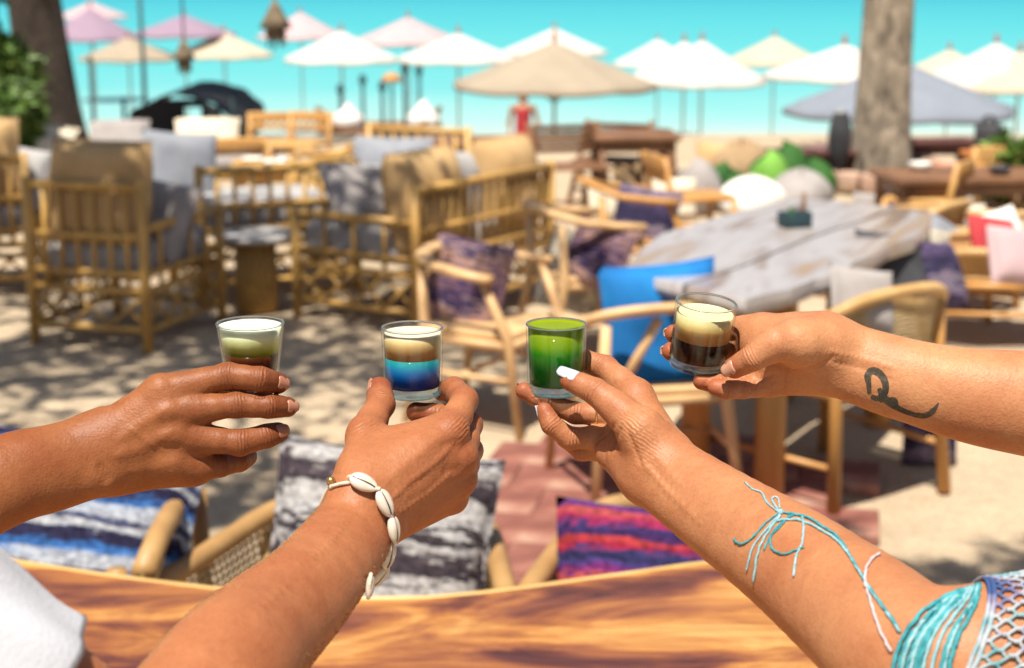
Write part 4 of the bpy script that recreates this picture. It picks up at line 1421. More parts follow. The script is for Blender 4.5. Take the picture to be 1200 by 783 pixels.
lantern(322, 0, 54, 11.0, 'straw lantern hanging in front of the pink parasol')
lantern(215, 46, 84, 11.0, 'straw lantern with pointed cap above the black tent')
rp = MB().tube([(-5.0, 11.0, ROPE_Z + .05), (-2.5, 11.0, ROPE_Z + .015), (-1.6, 11.0, ROPE_Z), (1.0, 11.2, ROPE_Z + .03), (tb.x, tb.y - .2, ROPE_Z + .1)], .012, 8).build('rope', M_STRAW)
tag(rp, 'rope strung between the trees carrying the straw lanterns', 'rope')
# thin tall posts on the beach
def post(u, v0, y, label, r=.035):
    p = Y(u, v0, y); gz = ground_z(p.x, y)
    hz = p.z - gz
    root = tag(empty('post', (p.x, y, gz)), label, 'post')
    P('shaft', [(0, 0, -.2), (.01, 0, hz * .5), (0, 0, hz)], [r, r * .9, r * .8], M_TEALD, root)
    MB().lathe([(r * 1.3, hz - .02), (r * 1.4, hz + .03), (0, hz + .08)], 10).build('cap', M_TEALD, root)
post(163, -14, 24, 'tall thin dark post standing among the purple parasols')
post(105, 70, 26, 'short dark post below the dusky purple parasol', .03)

# ---------------------------------------------------------------- lounge corner, left
def seat_at(pa, pb, depth, wscale=1.0):
    """rear left and rear right feet on the ground -> place and heading"""
    a, b = G(*pa), G(*pb)
    v = (b - a); w = v.length * wscale
    rz = math.atan2(v.y, v.x)
    f = Vector((-math.sin(rz), math.cos(rz), 0))
    c = (a + b) / 2 + f * depth / 2
    return (c.x, c.y, 0), rz, w
loc, rz, w = seat_at((42, 403), (174, 413), .74)
arm1 = bamboo_seat(loc, rz, w, .74, 'bamboo lounge chair with tan back cushion and grey seat, turned away', 'lounge chair', back_h=.72 * KS, arm_h=.52 * KS, seat_h=.31 * KS, nb=6, na=4)
M_TAN = noisy('tan_cloth', (.42, .265, .115), (.53, .35, .17), 7, .9, .5, 200, dist=.003)
def loc2w(o, p):
    c, s = math.cos(o.rotation_euler.z), math.sin(o.rotation_euler.z)
    return (o.location.x + p[0] * c - p[1] * s, o.location.y + p[0] * s + p[1] * c, o.location.z + p[2])
R90 = math.radians(90)
pillow('cushion', loc2w(arm1, (0, -.22, .70)), (.52, .50, .26), M_TAN, R90 - .14, 0, rz, label='tan back cushion rising over the frame of the bamboo lounge chair turned away', pinch=.02)
pillow('cushion', loc2w(arm1, (.16, -.02, .56)), (.42, .40, .15), M_TAUPE, R90 - .5, .1, rz - .2, label='taupe cushion on the bamboo lounge chair beside the tan back cushion')
# second chair beyond it with the big blue grey cushion
loc, rz2, w = seat_at((160, 352), (250, 372), .8)
arm2 = bamboo_seat((loc[0] + .1, loc[1] + .35, 0), rz2 + 1.15, .85, .75, 'bamboo lounge chair with blue grey cushion behind the low round table', 'lounge chair', back_h=.66 * KS, arm_h=.50 * KS, seat_h=.33 * KS, nb=8, na=4)
pp = Y(212, 200, loc[1] + .42)
pillow('cushion', pp, (.44, .44, .17), M_BLUEGREY, R90 - .25, .12, .55, label='large blue grey cushion standing on the grey lounge seat by the round table')
# tan chair at the edge
loc, rz3, w = seat_at((-70, 352), (45, 344), .75)
arm3 = bamboo_seat((loc[0], loc[1], 0), rz3 - .25, .62, .72, 'bamboo lounge chair with tan cushion nearest the leafy bush', 'lounge chair', back_h=.70 * KS, arm_h=.52 * KS, seat_h=.31 * KS, nb=7, na=4, mat=M_BAMBOO_D)
pillow('cushion', loc2w(arm3, (0, -.2, .70)), (.54, .48, .26), M_TAN, R90 - .14, 0, rz3 - .25, label='tan back cushion on the bamboo lounge chair nearest the bush', pinch=.02)
pillow('cushion', loc2w(arm3, (.2, .02, .60)), (.38, .36, .15), M_GREYC, R90 - .45, .2, rz3 - .4, label='light grey cushion on the bamboo lounge chair nearest the bush')
# cushions and daybed behind
loc = G(110, 262)
DBZ = .22
db = tag(empty('daybed', (loc.x, loc.y + 1.3, 0), .1), 'low bamboo daybed with cream mattress behind the lounge chairs', 'daybed')
for sx in (-1, 1):
    for sy in (-1, 1): P('leg', [(sx * .95, sy * .38, 0), (sx * .95, sy * .38, .24)], .028, M_BAMBOO_D, db)
    P('side_rail', [(sx * .95, -.38, .20), (sx * .95, .38, .20)], .024, M_BAMBOO_D, db)
for sy in (-1, 1): P('long_rail', [(-.95, sy * .38, .20), (.95, sy * .38, .20)], .026, M_BAMBOO_D, db)
slab_pad('mattress', (0, 0, .28), (1.88, .76, .14), M_TAUPE, db, .05)
pillow('cushion', loc2w(db, (.55, .1, .45)), (.50, .34, .15), M_CREAM, R90 - .7, 0, .1, label='cream cushion leaning on the low daybed')
pillow('cushion', loc2w(db, (-.1, .12, .44)), (.46, .34, .15), M_TAUPE, R90 - .7, 0, .25, label='taupe cushion leaning on the low daybed')
pillow('cushion', loc2w(db, (-.65, .05, .43)), (.44, .34, .15), M_CREAM, R90 - .9, .1, -.1, label='cream cushion slumped at the far end of the low daybed')

# low round table with fluted bamboo drum
p = G(298, 368)
rt = tag(empty('round_table', (p.x, p.y + .1, 0)), 'low round table with grey top on a fluted bamboo drum', 'table')
n = 20; R = .085 * KS
for k in range(n):
    a = 2 * math.pi * k / n
    P('bamboo_stave', [(R * math.cos(a), R * math.sin(a), 0), (R * math.cos(a), R * math.sin(a), .37)], R * math.pi / n * 1.03, M_BAMBOO_D, rt, 8)
MB().lathe([(.0, .37), (.20, .37), (.21, .385), (.20, .405), (.0, .405)], 36).build('table_top', M_GREYC, rt)

# loveseat
a = G(488, 392)
rzs = math.radians(57); w = 1.22; d = .74
ls_loc = a + Vector((math.cos(rzs) * w / 2 - math.sin(rzs) * d / 2, math.sin(rzs) * w / 2 + math.cos(rzs) * d / 2, 0))
sofa = bamboo_seat((ls_loc.x, ls_loc.y, 0), rzs, w, d, 'bamboo loveseat with two tan back cushions seen from behind', 'loveseat', back_h=.66 * KS, arm_h=.49 * KS, seat_h=.31 * KS, nb=16, na=3, name='loveseat', nseat=2)
pillow('cushion', loc2w(sofa, (-.33, -.23, .61)), (.54, .50, .26), M_TAN, R90 - .2, 0, rzs, label='tan back cushion on the loveseat at the end nearer the round table', pinch=.02)
pillow('cushion', loc2w(sofa, (.38, -.23, .61)), (.50, .50, .26), M_TAN, R90 - .16, 0, rzs, label='tan back cushion on the loveseat at the end nearer the brown folding chair', pinch=.02)
pillow('cushion', loc2w(sofa, (.06, -.17, .62)), (.42, .40, .16), M_GREYC, R90 - .2, .1, rzs, label='light grey cushion between the two tan cushions of the loveseat')
pillow('cushion', loc2w(sofa, (-.36, .12, .60)), (.46, .40, .15), M_TAUPE, R90 - .75, .15, rzs - .3, label='ribbed taupe cushion slumped on the loveseat seat')

# chair with blue grey cushion beyond the loveseat
p = G(455, 300)
arm4 = bamboo_seat((p.x, p.y + .45, 0), math.radians(155), .72, .7, 'bamboo lounge chair with upright blue grey cushion behind the loveseat', 'lounge chair', back_h=.66 * KS, arm_h=.5 * KS, seat_h=.31 * KS, nb=7, na=3)
pillow('cushion', Y(458, 207, p.y + .62), (.55, .52, .18), M_BLUEGREY, R90 - .22, 0, math.radians(-14), label='wide blue grey cushion upright on the chair behind the loveseat')

# ---------------------------------------------------------------- small dining group, back left
def slab_table(loc, rz, w, d, h, label, mat, leg=.03, th=.04, name='table', cat='table', n=4):
    root = tag(empty(name, loc, rz), label, cat)
    bw = d / n
    for k in range(n):
        MB().box((0, -d / 2 + bw * (k + .5), h - th / 2 + random.uniform(-.002, .002)), (w, bw * .985, th), bev=.006).build('board', mat, root)
    for sx in (-1, 1):
        for sy in (-1, 1):
            MB().box((sx * (w / 2 - .06), sy * (d / 2 - .06), (h - th) / 2), (leg * 2, leg * 2, h - th), bev=.008).build('leg', mat, root)
        MB().box((sx * (w / 2 - .06), 0, h - th - .045), (.025, d - .18, .07), bev=.005).build('apron', mat, root)
    for sy in (-1, 1):
        MB().box((0, sy * (d / 2 - .06), h - th - .045), (w - .18, .025, .07), bev=.005).build('apron', mat, root)
    return root
pt = G(318, 250)
tblh = .31 * KS
dt = slab_table((pt.x, pt.y + .2, 0), .08, .60, .55, tblh, 'small wooden dining table set with white napkins', M_BAMBOO, .022)
def napkin(p, rz, label):
    root = tag(empty('napkin', p, rz), label, 'napkin', 'white napkins on the small dining table')
    vs, fs = pillow_data(.16, .11, .035, 8, .02, 3)
    mesh_obj('folded_cloth', vs, fs, M_WHITEC, root).location.z = .019
    MB().lathe([(.024, -.02), (.026, 0), (.024, .02)], 14, M=Matrix.Rotation(R90, 3, 'Y').to_3x3(), c=(0, 0, .022)).build('napkin_ring', M_BAMBOO_D, root)
for k, (x, y) in enumerate(((-.16, .08), (.02, -.1), (.17, .05), (.06, .14))):
    napkin((dt.location.x + x, dt.location.y + y, tblh + .002), .3 * k, 'rolled white napkin lying on the small dining table')
M_MAROON = noisy('maroon_wood', (.07, .025, .022), (.13, .05, .04), 6, .6, .2, 40)
M_HONEY = noisy('honey_wood', (.46, .24, .07), (.58, .34, .12), 6, .5, .2, 40)
def slat_chair(loc, rz, label, mat, h=.80, sh=.43, w=.42, group=None, slats=5):
    root = tag(empty('slat_back_chair', loc, rz), label, 'chair', group)
    hw = w / 2
    for sx in (-1, 1):
        P('leg', [(sx * hw, .2, 0), (sx * hw, .2, sh)], .019, mat, root)
        P('leg', [(sx * hw, -.22, 0), (sx * hw, -.2, sh), (sx * hw, -.25, h)], .019, mat, root)
        P('stretcher', [(sx * hw, -.2, .2), (sx * hw, .2, .2)], .012, mat, root)
    MB().box((0, 0, sh), (w, .43, .035), bev=.01).build('seat', mat, root)
    MB().box((0, -.245, h - .04), (w + .03, .028, .085), bev=.01).build('top_rail', mat, root)
    MB().box((0, -.215, sh + .12), (w, .022, .04), bev=.006).build('back_rail', mat, root)
    for k in range(slats):
        x = -hw + w * (k + 1) / (slats + 1)
        P('back_slat', [(x, -.215, sh + .12), (x, -.243, h - .05)], .012, mat, root, 6)
    return root
for (u, v, dz, rz, lab) in ((281, 232, .44, .2, 'honey coloured slat back chair left of the small dining table'),
                            (318, 205, .46, math.pi + .1, 'honey coloured slat back chair facing the beach boats'),
                            (352, 208, .48, math.pi - .3, 'honey coloured slat back chair behind the small dining table')):
    p = G(u, v)
    slat_chair((p.x, p.y, 0), rz, lab, M_HONEY, h=dz * KS, sh=dz * .52 * KS, w=.36)
p = G(385, 268)
barrel_chair((p.x, p.y, 0), math.radians(100), 'rattan chair with open weave at the small dining table', w=.50, d=.48, back_h=.55 * KS, arm_h=.44 * KS, seat_h=.28 * KS, mat=M_BAMBOO, cell=.035)

# ---------------------------------------------------------------- brown folding chairs and tall table, centre back
def cross_chair(u, v, rz, label, mat, h=.85, w=.5):
    p = G(u, v)
    root = tag(empty('folding_chair', (p.x, p.y, 0), rz), label, 'chair', 'brown folding chairs')
    hw = w / 2
    for sx in (-1, 1):
        MB().tube([(sx * hw, .24, 0), (sx * hw, -.22, h)], .02, 6).build('leg', mat, root)
        MB().tube([(sx * (hw - .045), -.24, 0), (sx * (hw - .045), .2, h * .55)], .02, 6).build('leg', mat, root)
    for k in range(5): MB().box((0, .2 - .085 * k, h * .55), (w - .03, .07, .018), bev=.004).build('seat_slat', mat, root)
    for k in range(4): MB().box((0, .24 - .46 * (.72 + .075 * k), h * (.72 + .075 * k)), (w, .018, h * .066), rx=-.3, bev=.004).build('back_slat', mat, root)
    P('stretcher', [(-hw, .17, .12), (hw, .17, .12)], .012, mat, root)
    return root
cross_chair(668, 252, math.pi + .25, 'brown wooden folding chair behind the loveseat', M_BROWN, h=.58 * KS)
cross_chair(715, 238, math.pi - .35, 'brown wooden folding chair at the tall plank table', M_BROWN, h=.54 * KS)
p = G(745, 252)
slab_table((p.x, p.y + .4, 0), .05, .62, .6, .50 * KS, 'brown plank table on square legs behind the folding chairs', M_BROWN, .028)
p = G(560, 235)
slab_table((p.x, p.y, 0), .02, .9, .6, .42 * KS, 'low dark plank table behind the loveseat', M_BROWN, .028)
p = G(590, 250)
bench = slab_table((p.x - .3, p.y - .6, 0), .02, .9, .32, .30, 'narrow brown bench in front of the low dark plank table', M_BROWN, .025, name='bench', cat='bench', n=2)

# ---------------------------------------------------------------- long slab table, right
LT = .70 * KS
outline = [(731, 314), (750, 294), (774, 274), (815, 262), (855, 251), (895, 241), (926, 233), (965, 234), (1005, 237), (1050, 243), (1092, 249), (1090, 262), (1073, 277), (1042, 287), (1022, 300), (1004, 305), (984, 322), (955, 327), (928, 338), (900, 344), (874, 351), (838, 343), (800, 334), (762, 325)]
M_LONG = None
def long_table():
    m, nt, b = newmat('sky_sheen_slab_wood')
    tc = N(nt, 'ShaderNodeTexCoord')
    m0 = N(nt, 'ShaderNodeMapping'); m0.inputs['Rotation'].default_value = (0, 0, math.radians(21)); nt.links.new(tc.outputs['Object'], m0.inputs[0])
    mp = N(nt, 'ShaderNodeMapping'); mp.inputs['Scale'].default_value = (4.2, .6, 1)
    nt.links.new(m0.outputs[0], mp.inputs[0])
    n1 = N(nt, 'ShaderNodeTexNoise', Scale=1.2, Detail=7.0, Roughness=.6, Distortion=.5); nt.links.new(mp.outputs[0], n1.inputs['Vector'])
    nt.links.new(ramp(nt, n1.outputs[0], [(.28, (.14, .085, .055)), (.38, (.27, .20, .16)), (.46, (.42, .39, .385)), (.54, (.36, .32, .31)), (.62, (.33, .22, .13)), (.74, (.46, .31, .16))]), b.inputs['Base Color'])  # pale grey stops put the reflected sky into the wood colour
    b.inputs['Roughness'].default_value = .22; b.inputs['Specular IOR Level'].default_value = .6
    pts = [G(u, v, LT) for u, v in outline]
    c = sum(pts, Vector()) / len(pts)
    root = tag(empty('long_table', (c.x, c.y, 0)), 'long live edge slab table with brown grain and painted grey sky sheen on thick legs', 'table')
    # two slabs with a seam between them
    n = len(pts)
    q = [p - c for p in pts]
    seam = [((q[0] + q[-1]) / 2, None)]
    def slab(poly, name):
        vs = []; fs = []; m_ = len(poly)
        cc = sum(poly, Vector()) / m_
        for dz, k in ((0, 1 - .006), (-.008, 1), (-.03, 1.006), (-.055, .985)):
            for p in poly: vs.append((cc.x + (p.x - cc.x) * k, cc.y + (p.y - cc.y) * k, LT + dz))
        for r_ in range(3):
            for k in range(m_): fs.append((r_ * m_ + k, (r_ + 1) * m_ + k, (r_ + 1) * m_ + (k + 1) % m_, r_ * m_ + (k + 1) % m_))
        fs.append(tuple(range(m_))); fs.append(tuple(3 * m_ + k for k in reversed(range(m_))))
        o = mesh_obj(name, vs, fs, m, root, smooth=False)
        bm = bmesh.new(); bm.from_mesh(o.data); bmesh.ops.recalc_face_normals(bm, faces=bm.faces[:]); bm.to_mesh(o.data); bm.free()
    A_ = q[0:9]; B_ = q[9:]
    s0 = q[-3].lerp(q[0], .35); s1 = q[8].lerp(q[10], .55)
    mid = [s1.lerp(s0, t) + Vector((.012 * math.sin(9 * t), .03 * math.sin(6 * t), 0)) for t in np.linspace(0, 1, 9)]
    slab(q[0:9] + mid + q[-2:], 'slab')
    off = Vector((.012, -.012, 0))
    slab(q[10:-2] + [p + off for p in reversed(mid)], 'slab')
    for (u, v) in ((800, 318), (905, 335), (1055, 266), (925, 244)):
        p = G(u, v, LT) - c
        p = p * .86
        P('leg', [(p.x, p.y, 0), (p.x * .99, p.y, LT - .04)], .05, M_TEAK, root, 10)
    return root, c
lt, ltc = long_table()
# caddy on the table
p = G(931, 266, LT)
cd = tag(empty('caddy', (p.x, p.y, LT), .3), 'small dark table caddy with an upright stick on the long table', 'caddy')
for sx in (-1, 1): MB().box((sx * .05, 0, .03), (.008, .08, .06), bev=.002).build('side_panel', M_TEALD, cd)
for sy in (-1, 1): MB().box((0, sy * .038, .03), (.092, .007, .055), bev=.002).build('side_panel', M_TEALD, cd)
MB().box((0, 0, .006), (.092, .07, .01)).build('bottom', M_BROWN, cd)
P('stick', [(.045, .02, .0), (.05, .03, .125)], .008, M_BROWN, cd)
MB().lathe([(.014, .01), (.016, .05), (.009, .062), (.009, .075)], 12, (-.015, 0, 0)).build('shaker', M_GREEN, cd)

# ---------------------------------------------------------------- chairs round the long table
a = G(650, 604)
rz = math.radians(13)
cD = wood_chair((a.x + .30, a.y + .22, 0), rz, 'pale wooden armchair holding the bright blue cushion', M_OAK, w=.50, d=.50, seat_h=.38 * KS, arm_h=.56 * KS, back_h=.63 * KS)
pillow('cushion', loc2w(cD, (.02, -.10, .60)), (.40, .42, .15), M_BLUE, R90 - .12, -.05, rz + .02, label='bright blue cushion on the pale wooden armchair')
p = G(578, 500)
cE = wood_chair((p.x, p.y + .12, 0), math.radians(-118), 'pale wooden armchair with purple brown printed cushion', M_OAK, w=.46, d=.46, seat_h=.35 * KS, arm_h=.56 * KS, back_h=.60 * KS, diag=False)
pillow('cushion', Y(546, 338, p.y + .2), (.36, .40, .15), M_STR_DUSK, R90 - .28, .12, math.radians(-28), label='purple and brown printed cushion on the pale wooden armchair')
p = G(668, 420)
cF = wood_chair((p.x + .1, p.y + .1, 0), math.radians(-70), 'pale wooden armchair with beige printed cushion at the slab table', M_OAK, w=.5, d=.5, seat_h=.36 * KS, arm_h=.57 * KS, back_h=.62 * KS, diag=False)
pillow('cushion', Y(672, 318, p.y + .02), (.34, .38, .14), M_STR_FLORAL, R90 - .3, .1, math.radians(-40), label='beige and grey printed cushion on a pale wooden armchair')
p = G(735, 372)
cG = wood_chair((p.x + .05, p.y + .1, 0), math.radians(-80), 'pale wooden armchair with dark violet cushion at the slab table', M_TEAK, w=.5, d=.5, seat_h=.36 * KS, arm_h=.56 * KS, back_h=.62 * KS, diag=False)
pillow('cushion', Y(755, 258, p.y + .1), (.36, .34, .14), M_STR_VIOLET, R90 - .3, .1, math.radians(-30), label='dark violet printed cushion on an armchair at the slab table')

# rattan barrel chair with its back to us
c = (G(1005, 626) + G(872, 560) + G(1048, 580)) / 3
cH = barrel_chair((c.x + .01, c.y + .16, 0), math.radians(38), 'large woven rattan tub chair on orange wooden legs', w=.62, d=.58, back_h=.66 * KS, arm_h=.56 * KS, seat_h=.40 * KS, mat=M_RATTAN, weave=True, legmat=M_TEAK, legr=.022, cell=.0135, shell_low=.40 * KS, padmat=M_GREYC)
for (u, v, rz_, lab, pm, hh) in ((1128, 372, 58, 'rattan tub chair with slate cushion beside the long table', M_GREYC, .42),
                             (1178, 408, 75, 'rattan tub chair with red seat beside the long table', M_RED, .50),
                             (1000, 420, 40, 'rattan tub chair tucked under the long slab table', M_GREYC, .50),
                             (1075, 330, 50, 'rattan tub chair at the far corner of the long table', M_GREYC, .40),
                             (1190, 345, 80, 'rattan tub chair beyond the red seated one', M_TAUPE, .42)):
    p = G(u, v)
    barrel_chair((p.x, p.y + .18, 0), math.radians(rz_), lab, w=.54, d=.52, back_h=hh * KS, arm_h=(hh - .08) * KS, seat_h=hh * .60 * KS, weave='dense', padmat=pm, legmat=M_TEAK, cell=.022)
p = G(1128, 372)
pillow('cushion', Y(1108, 296, p.y + .1), (.34, .36, .13), M_BLUEGREY, R90 - .5, .5, math.radians(30), label='slate grey cushion leaning in a rattan tub chair')
p = G(1178, 408)
pillow('cushion', Y(1166, 284, p.y + .25), (.30, .26, .12), M_RED, R90 - .5, .2, math.radians(30), label='red cushion in the rattan tub chair by the long table')
pillow('cushion', Y(1170, 272, p.y + .35), (.26, .22, .11), M_WHITEC, R90 - .5, -.2, math.radians(20), label='white cushion above the red cushion in a tub chair')
p = G(1088, 545)
bag((p.x, p.y, .0), (.20, .10, .17), M_STR_VIOLET, 'dark printed bag lying on the red paving')

for (u, v, w_, h_, lab) in ((965, 222, .75, .26, 'dark maroon low bench left of the grey tree trunk'), (1105, 214, .7, .30, 'dark maroon low bench between the terracotta urn and the orange stool')):
    p = G(u, v)
    slab_table((p.x, p.y + .5, 0), .05, w_, .34, h_, lab, M_MAROON, .025, name='bench', cat='bench', n=3)

for (u, v, sz, mat, rz_, lab) in ((742, 232, .34, M_SACK, .3, 'brown sackcloth cushion lying against the brown plank table'),
                                 (838, 216, .36, M_TAN, -.4, 'tan floor cushion behind the taupe bean bag'),
                                 (705, 262, .30, M_CREAM, .6, 'cream floor cushion in front of the brown folding chairs'),
                                 (790, 262, .34, M_CREAM, .2, 'cream floor cushion in front of the taupe bean bag'),
                                 (1020, 262, .22, M_TAUPE, .1, 'small taupe floor cushion against the tree kerb'),
                                 (1062, 258, .28, M_STR_VIOLET, -.2, 'dark violet floor cushion between the kerb and the white pot'),
                                 (1135, 300, .34, M_CREAM, .4, 'cream floor cushion beside the far corner tub chair'),
                                 (975, 214, .34, M_STR_DUSK, .3, 'purple brown floor cushion on the sand behind the furled parasol')):
    p = G(u, v)
    pillow('cushion', (p.x, p.y + .1, sz * .42), (sz, sz, .14), mat, R90 - .35, .08, rz_, label=lab)

p = G(1150, 292)
rtb = slab_table((p.x, p.y + .35, 0), .12, 1.15, .6, .40 * KS, 'small plank dining table behind the rattan tub chairs', M_BROWN, .024)
for k, (x, y) in enumerate(((-.3, .1), (.15, -.12))):
    root = tag(empty('bowl', (rtb.location.x + x, rtb.location.y + y, .40 * KS + .002)), ('white bowl on the plank dining table behind the tub chairs', 'small dark bowl on the plank dining table behind the tub chairs')[k], 'bowl')
    MB().lathe([(.03, 0), (.05, .012), (.075, .05), (.07, .05), (.046, .016), (0, .012)], 20).build('body', (M_CERAM, M_DARK)[k], root)
    MB().lathe([(.032, -.001), (.034, .006), (.03, .006)], 20).build('foot', (M_CERAM, M_DARK)[k], root)
for (u, v, rz_, lab) in ((1085, 290, 60, 'honey slat back chair at the plank dining table, nearest the kerb'), (1195, 275, 200, 'honey slat back chair beside the leafy plant')):
    p = G(u, v)
    slat_chair((p.x, p.y + .1, 0), math.radians(rz_), lab, M_HONEY, h=.50 * KS, sh=.27 * KS, w=.36)
p = G(870, 300)
for (u, v, rz_, lab) in ((812, 300, -75, 'brown slat back chair pushed under the near side of the slab table'),):
    p = G(u, v)
    slat_chair((p.x, p.y + .12, 0), math.radians(rz_), lab, M_TEAK, h=.56 * KS, sh=.32 * KS, w=.38)

for (u, v, y_, sz, mat, rz_, lab) in ((1046, 316, 6.2, .30, M_DARK, .5, 'charcoal cushion on a tub chair at the corner of the slab table'),
                                     (1010, 352, 5.35, .22, M_TAUPE, .2, 'taupe cushion on the tub chair tucked under the slab table'),
                                     (1070, 300, 6.6, .26, M_STR_FLORAL, -.2, 'beige printed cushion on the far corner tub chair'),
                                     (1098, 322, 6.4, .28, M_STR_VIOLET, .7, 'dark violet cushion on a tub chair beside the slate cushion'),
                                     (1190, 300, 7.0, .26, M_UPINK, .3, 'pink cushion on the tub chair beyond the red seated one'),
                                     (700, 300, 7.4, .32, M_STR_DUSK, -.6, 'purple brown cushion on the armchair behind the beige printed one')):
    pillow('cushion', Y(u, v, y_), (sz, sz, .12), mat, R90 - .5, .15, rz_, label=lab)

# ================================================================ the near table and the chairs beyond it
TZ = .80
def table_wood(name):
    m, nt, b = newmat(name)
    tc = N(nt, 'ShaderNodeTexCoord')
    mp = N(nt, 'ShaderNodeMapping'); mp.inputs['Scale'].default_value = (1.7, 4.2, 3)
    nt.links.new(tc.outputs['Object'], mp.inputs[0])
    n2 = N(nt, 'ShaderNodeTexNoise', Scale=1.5, Detail=6.0, Roughness=.58, Distortion=1.1); nt.links.new(mp.outputs[0], n2.inputs['Vector'])
    mp2 = N(nt, 'ShaderNodeMapping'); mp2.inputs['Scale'].default_value = (2.2, 46, 8); nt.links.new(tc.outputs['Object'], mp2.inputs[0])
    n1 = N(nt, 'ShaderNodeTexNoise', Scale=1.6, Detail=7.0, Roughness=.65, Distortion=.9); nt.links.new(mp2.outputs[0], n1.inputs['Vector'])
    c1 = ramp(nt, n2.outputs[0], [(.30, (.05, .016, .016)), (.41, (.14, .042, .022)), (.49, (.28, .098, .030)), (.56, (.42, .18, .045)), (.65, (.55, .30, .09)), (.76, (.64, .44, .19))])
    c2 = ramp(nt, n1.outputs[0], [(.28, (.42, .30, .26)), (.48, (.92, .88, .84)), (.70, (1.12, 1.14, 1.12))])
    mm = N(nt, 'ShaderNodeMix', data_type='RGBA', blend_type='MULTIPLY'); mm.inputs[0].default_value = .8
    nt.links.new(c1, mm.inputs[6]); nt.links.new(c2, mm.inputs[7]); nt.links.new(mm.outputs[2], b.inputs['Base Color'])
    n5 = N(nt, 'ShaderNodeTexNoise', Scale=9.0, Detail=4.0); nt.links.new(tc.outputs['Object'], n5.inputs['Vector'])
    nt.links.new(ramp(nt, n5.outputs[0], [(.35, (.16, .16, .16)), (.65, (.42, .42, .42))]), b.inputs['Roughness'])
    bp = N(nt, 'ShaderNodeBump', Strength=.25, Distance=.003); nt.links.new(n1.outputs[0], bp.inputs['Height']); nt.links.new(bp.outputs[0], b.inputs['Normal'])
    b.inputs['Specular IOR Level'].default_value = .5
    return m
M_TABLE = table_wood('red_gold_wood')
M_EDGE = noisy('lit_edge_wood', (.46, .27, .085), (.60, .39, .15), 9, .4, .4, 60)  # pale tone holds the light caught along the table edge
def near_table():
    far = [(-420, 600), (-200, 625), (-60, 642), (35, 656), (120, 669), (190, 678), (250, 685), (330, 692), (430, 697), (500, 696), (560, 691), (620, 684), (690, 674), (750, 666), (805, 658), (850, 653), (885, 655)]
    pts = [G(u, v, TZ) for u, v in far]
    rgt = G(1000, 745, TZ)
    c = Vector((0, 1.6, 0))
    root = tag(empty('near_table', (c.x, c.y, 0)), 'live edge table of red gold wood beneath the raised glasses', 'table')
    # boards follow the curved far edge, one in front of the other
    depth_to = 1.05
    offs = [0.0, .215, .44, .70, 1.0, 1.45]
    def row(o_):
        r = []
        for i, p in enumerate(pts):
            t = i / (len(pts) - 1)
            wav = .018 * math.sin(i * 1.3 + o_ * 9) * (1 if 0 < o_ else 0)
            # boards straighten towards the sitters
            k = 1 - min(o_ * .6, .8)
            r.append(Vector((p.x - c.x + (.0 if i < len(pts) - 1 else min(o_ * .32, .2)), (2.42 - c.y) * (1 - k) + (p.y - c.y) * k - o_ + wav, 0)))
        return r
    for b_ in range(len(offs) - 1):
        A_ = row(offs[b_] + (.0015 if b_ else 0)); B_ = row(offs[b_ + 1] - .0015)
        dz = random.uniform(-.0012, .0012)
        n = len(A_)
        vs = []; fs = []
        # cross-section: far top edge rounded, near top edge, undersides
        for a_, b2 in zip(A_, B_):
            e = .012 if b_ == 0 else .002
            vs += [(a_.x, a_.y, TZ - e + dz), (a_.x, a_.y - e, TZ + dz), (b2.x, b2.y + .0004, TZ + dz), (b2.x, b2.y, TZ - .0012 + dz), (b2.x, b2.y, TZ - .028), (a_.x, a_.y - (.02 if b_ == 0 else 0), TZ - .028)]
        for i in range(n - 1):
            for k in range(6):
                k2 = (k + 1) % 6
                fs.append((i * 6 + k, i * 6 + k2, (i + 1) * 6 + k2, (i + 1) * 6 + k))
        fs.append(tuple(range(6))[::-1]); fs.append(tuple((n - 1) * 6 + k for k in range(6)))
        o = mesh_obj('board', vs, fs, M_TABLE, root, smooth=False)
        bm = bmesh.new(); bm.from_mesh(o.data); bmesh.ops.recalc_face_normals(bm, faces=bm.faces[:]); bm.to_mesh(o.data); bm.free()
    A_, B_ = row(.03), row(1.43)
    vs = [(p.x, p.y, TZ - .03) for p in A_[:-1]] + [(p.x, p.y, TZ - .03) for p in reversed(B_[:-1])]
    k_ = len(vs); vs += [(x, y, TZ - .05) for x, y, z in vs]
    mesh_obj('batten', vs, [tuple(range(k_)), tuple(range(2 * k_ - 1, k_ - 1, -1))] + [(i, (i + 1) % k_, k_ + (i + 1) % k_, k_ + i) for i in range(k_)], M_BROWN, root, smooth=False)
    # far edge strip, coloured pale to put the lit rim into the wood
    A_ = row(0)
    vs = []; fs = []
    for p in A_:
        vs += [(p.x, p.y + .001, TZ - .014), (p.x, p.y - .010, TZ + .0015), (p.x, p.y - .018, TZ + .0018), (p.x, p.y - .019, TZ - .004), (p.x, p.y - .004, TZ - .045)]
    for i in range(len(A_) - 1):
        for k in range(5):
            k2 = (k + 1) % 5
            fs.append((i * 5 + k, i * 5 + k2, (i + 1) * 5 + k2, (i + 1) * 5 + k))
    fs.append((0, 1, 2, 3, 4)); fs.append(tuple((len(A_) - 1) * 5 + k for k in range(5))[::-1])
    o = mesh_obj('lit_edge', vs, fs, M_EDGE, root)
    bm = bmesh.new(); bm.from_mesh(o.data); bmesh.ops.recalc_face_normals(bm, faces=bm.faces[:]); bm.to_mesh(o.data); bm.free()
    for (x, y) in ((-1.1, .55), (.35, .55), (-1.1, -.3), (.45, -.3)):
        MB().box((x, y, (TZ - .055) / 2), (.09, .09, TZ - .055), bev=.012).build('leg', M_BROWN, root)
near_table()

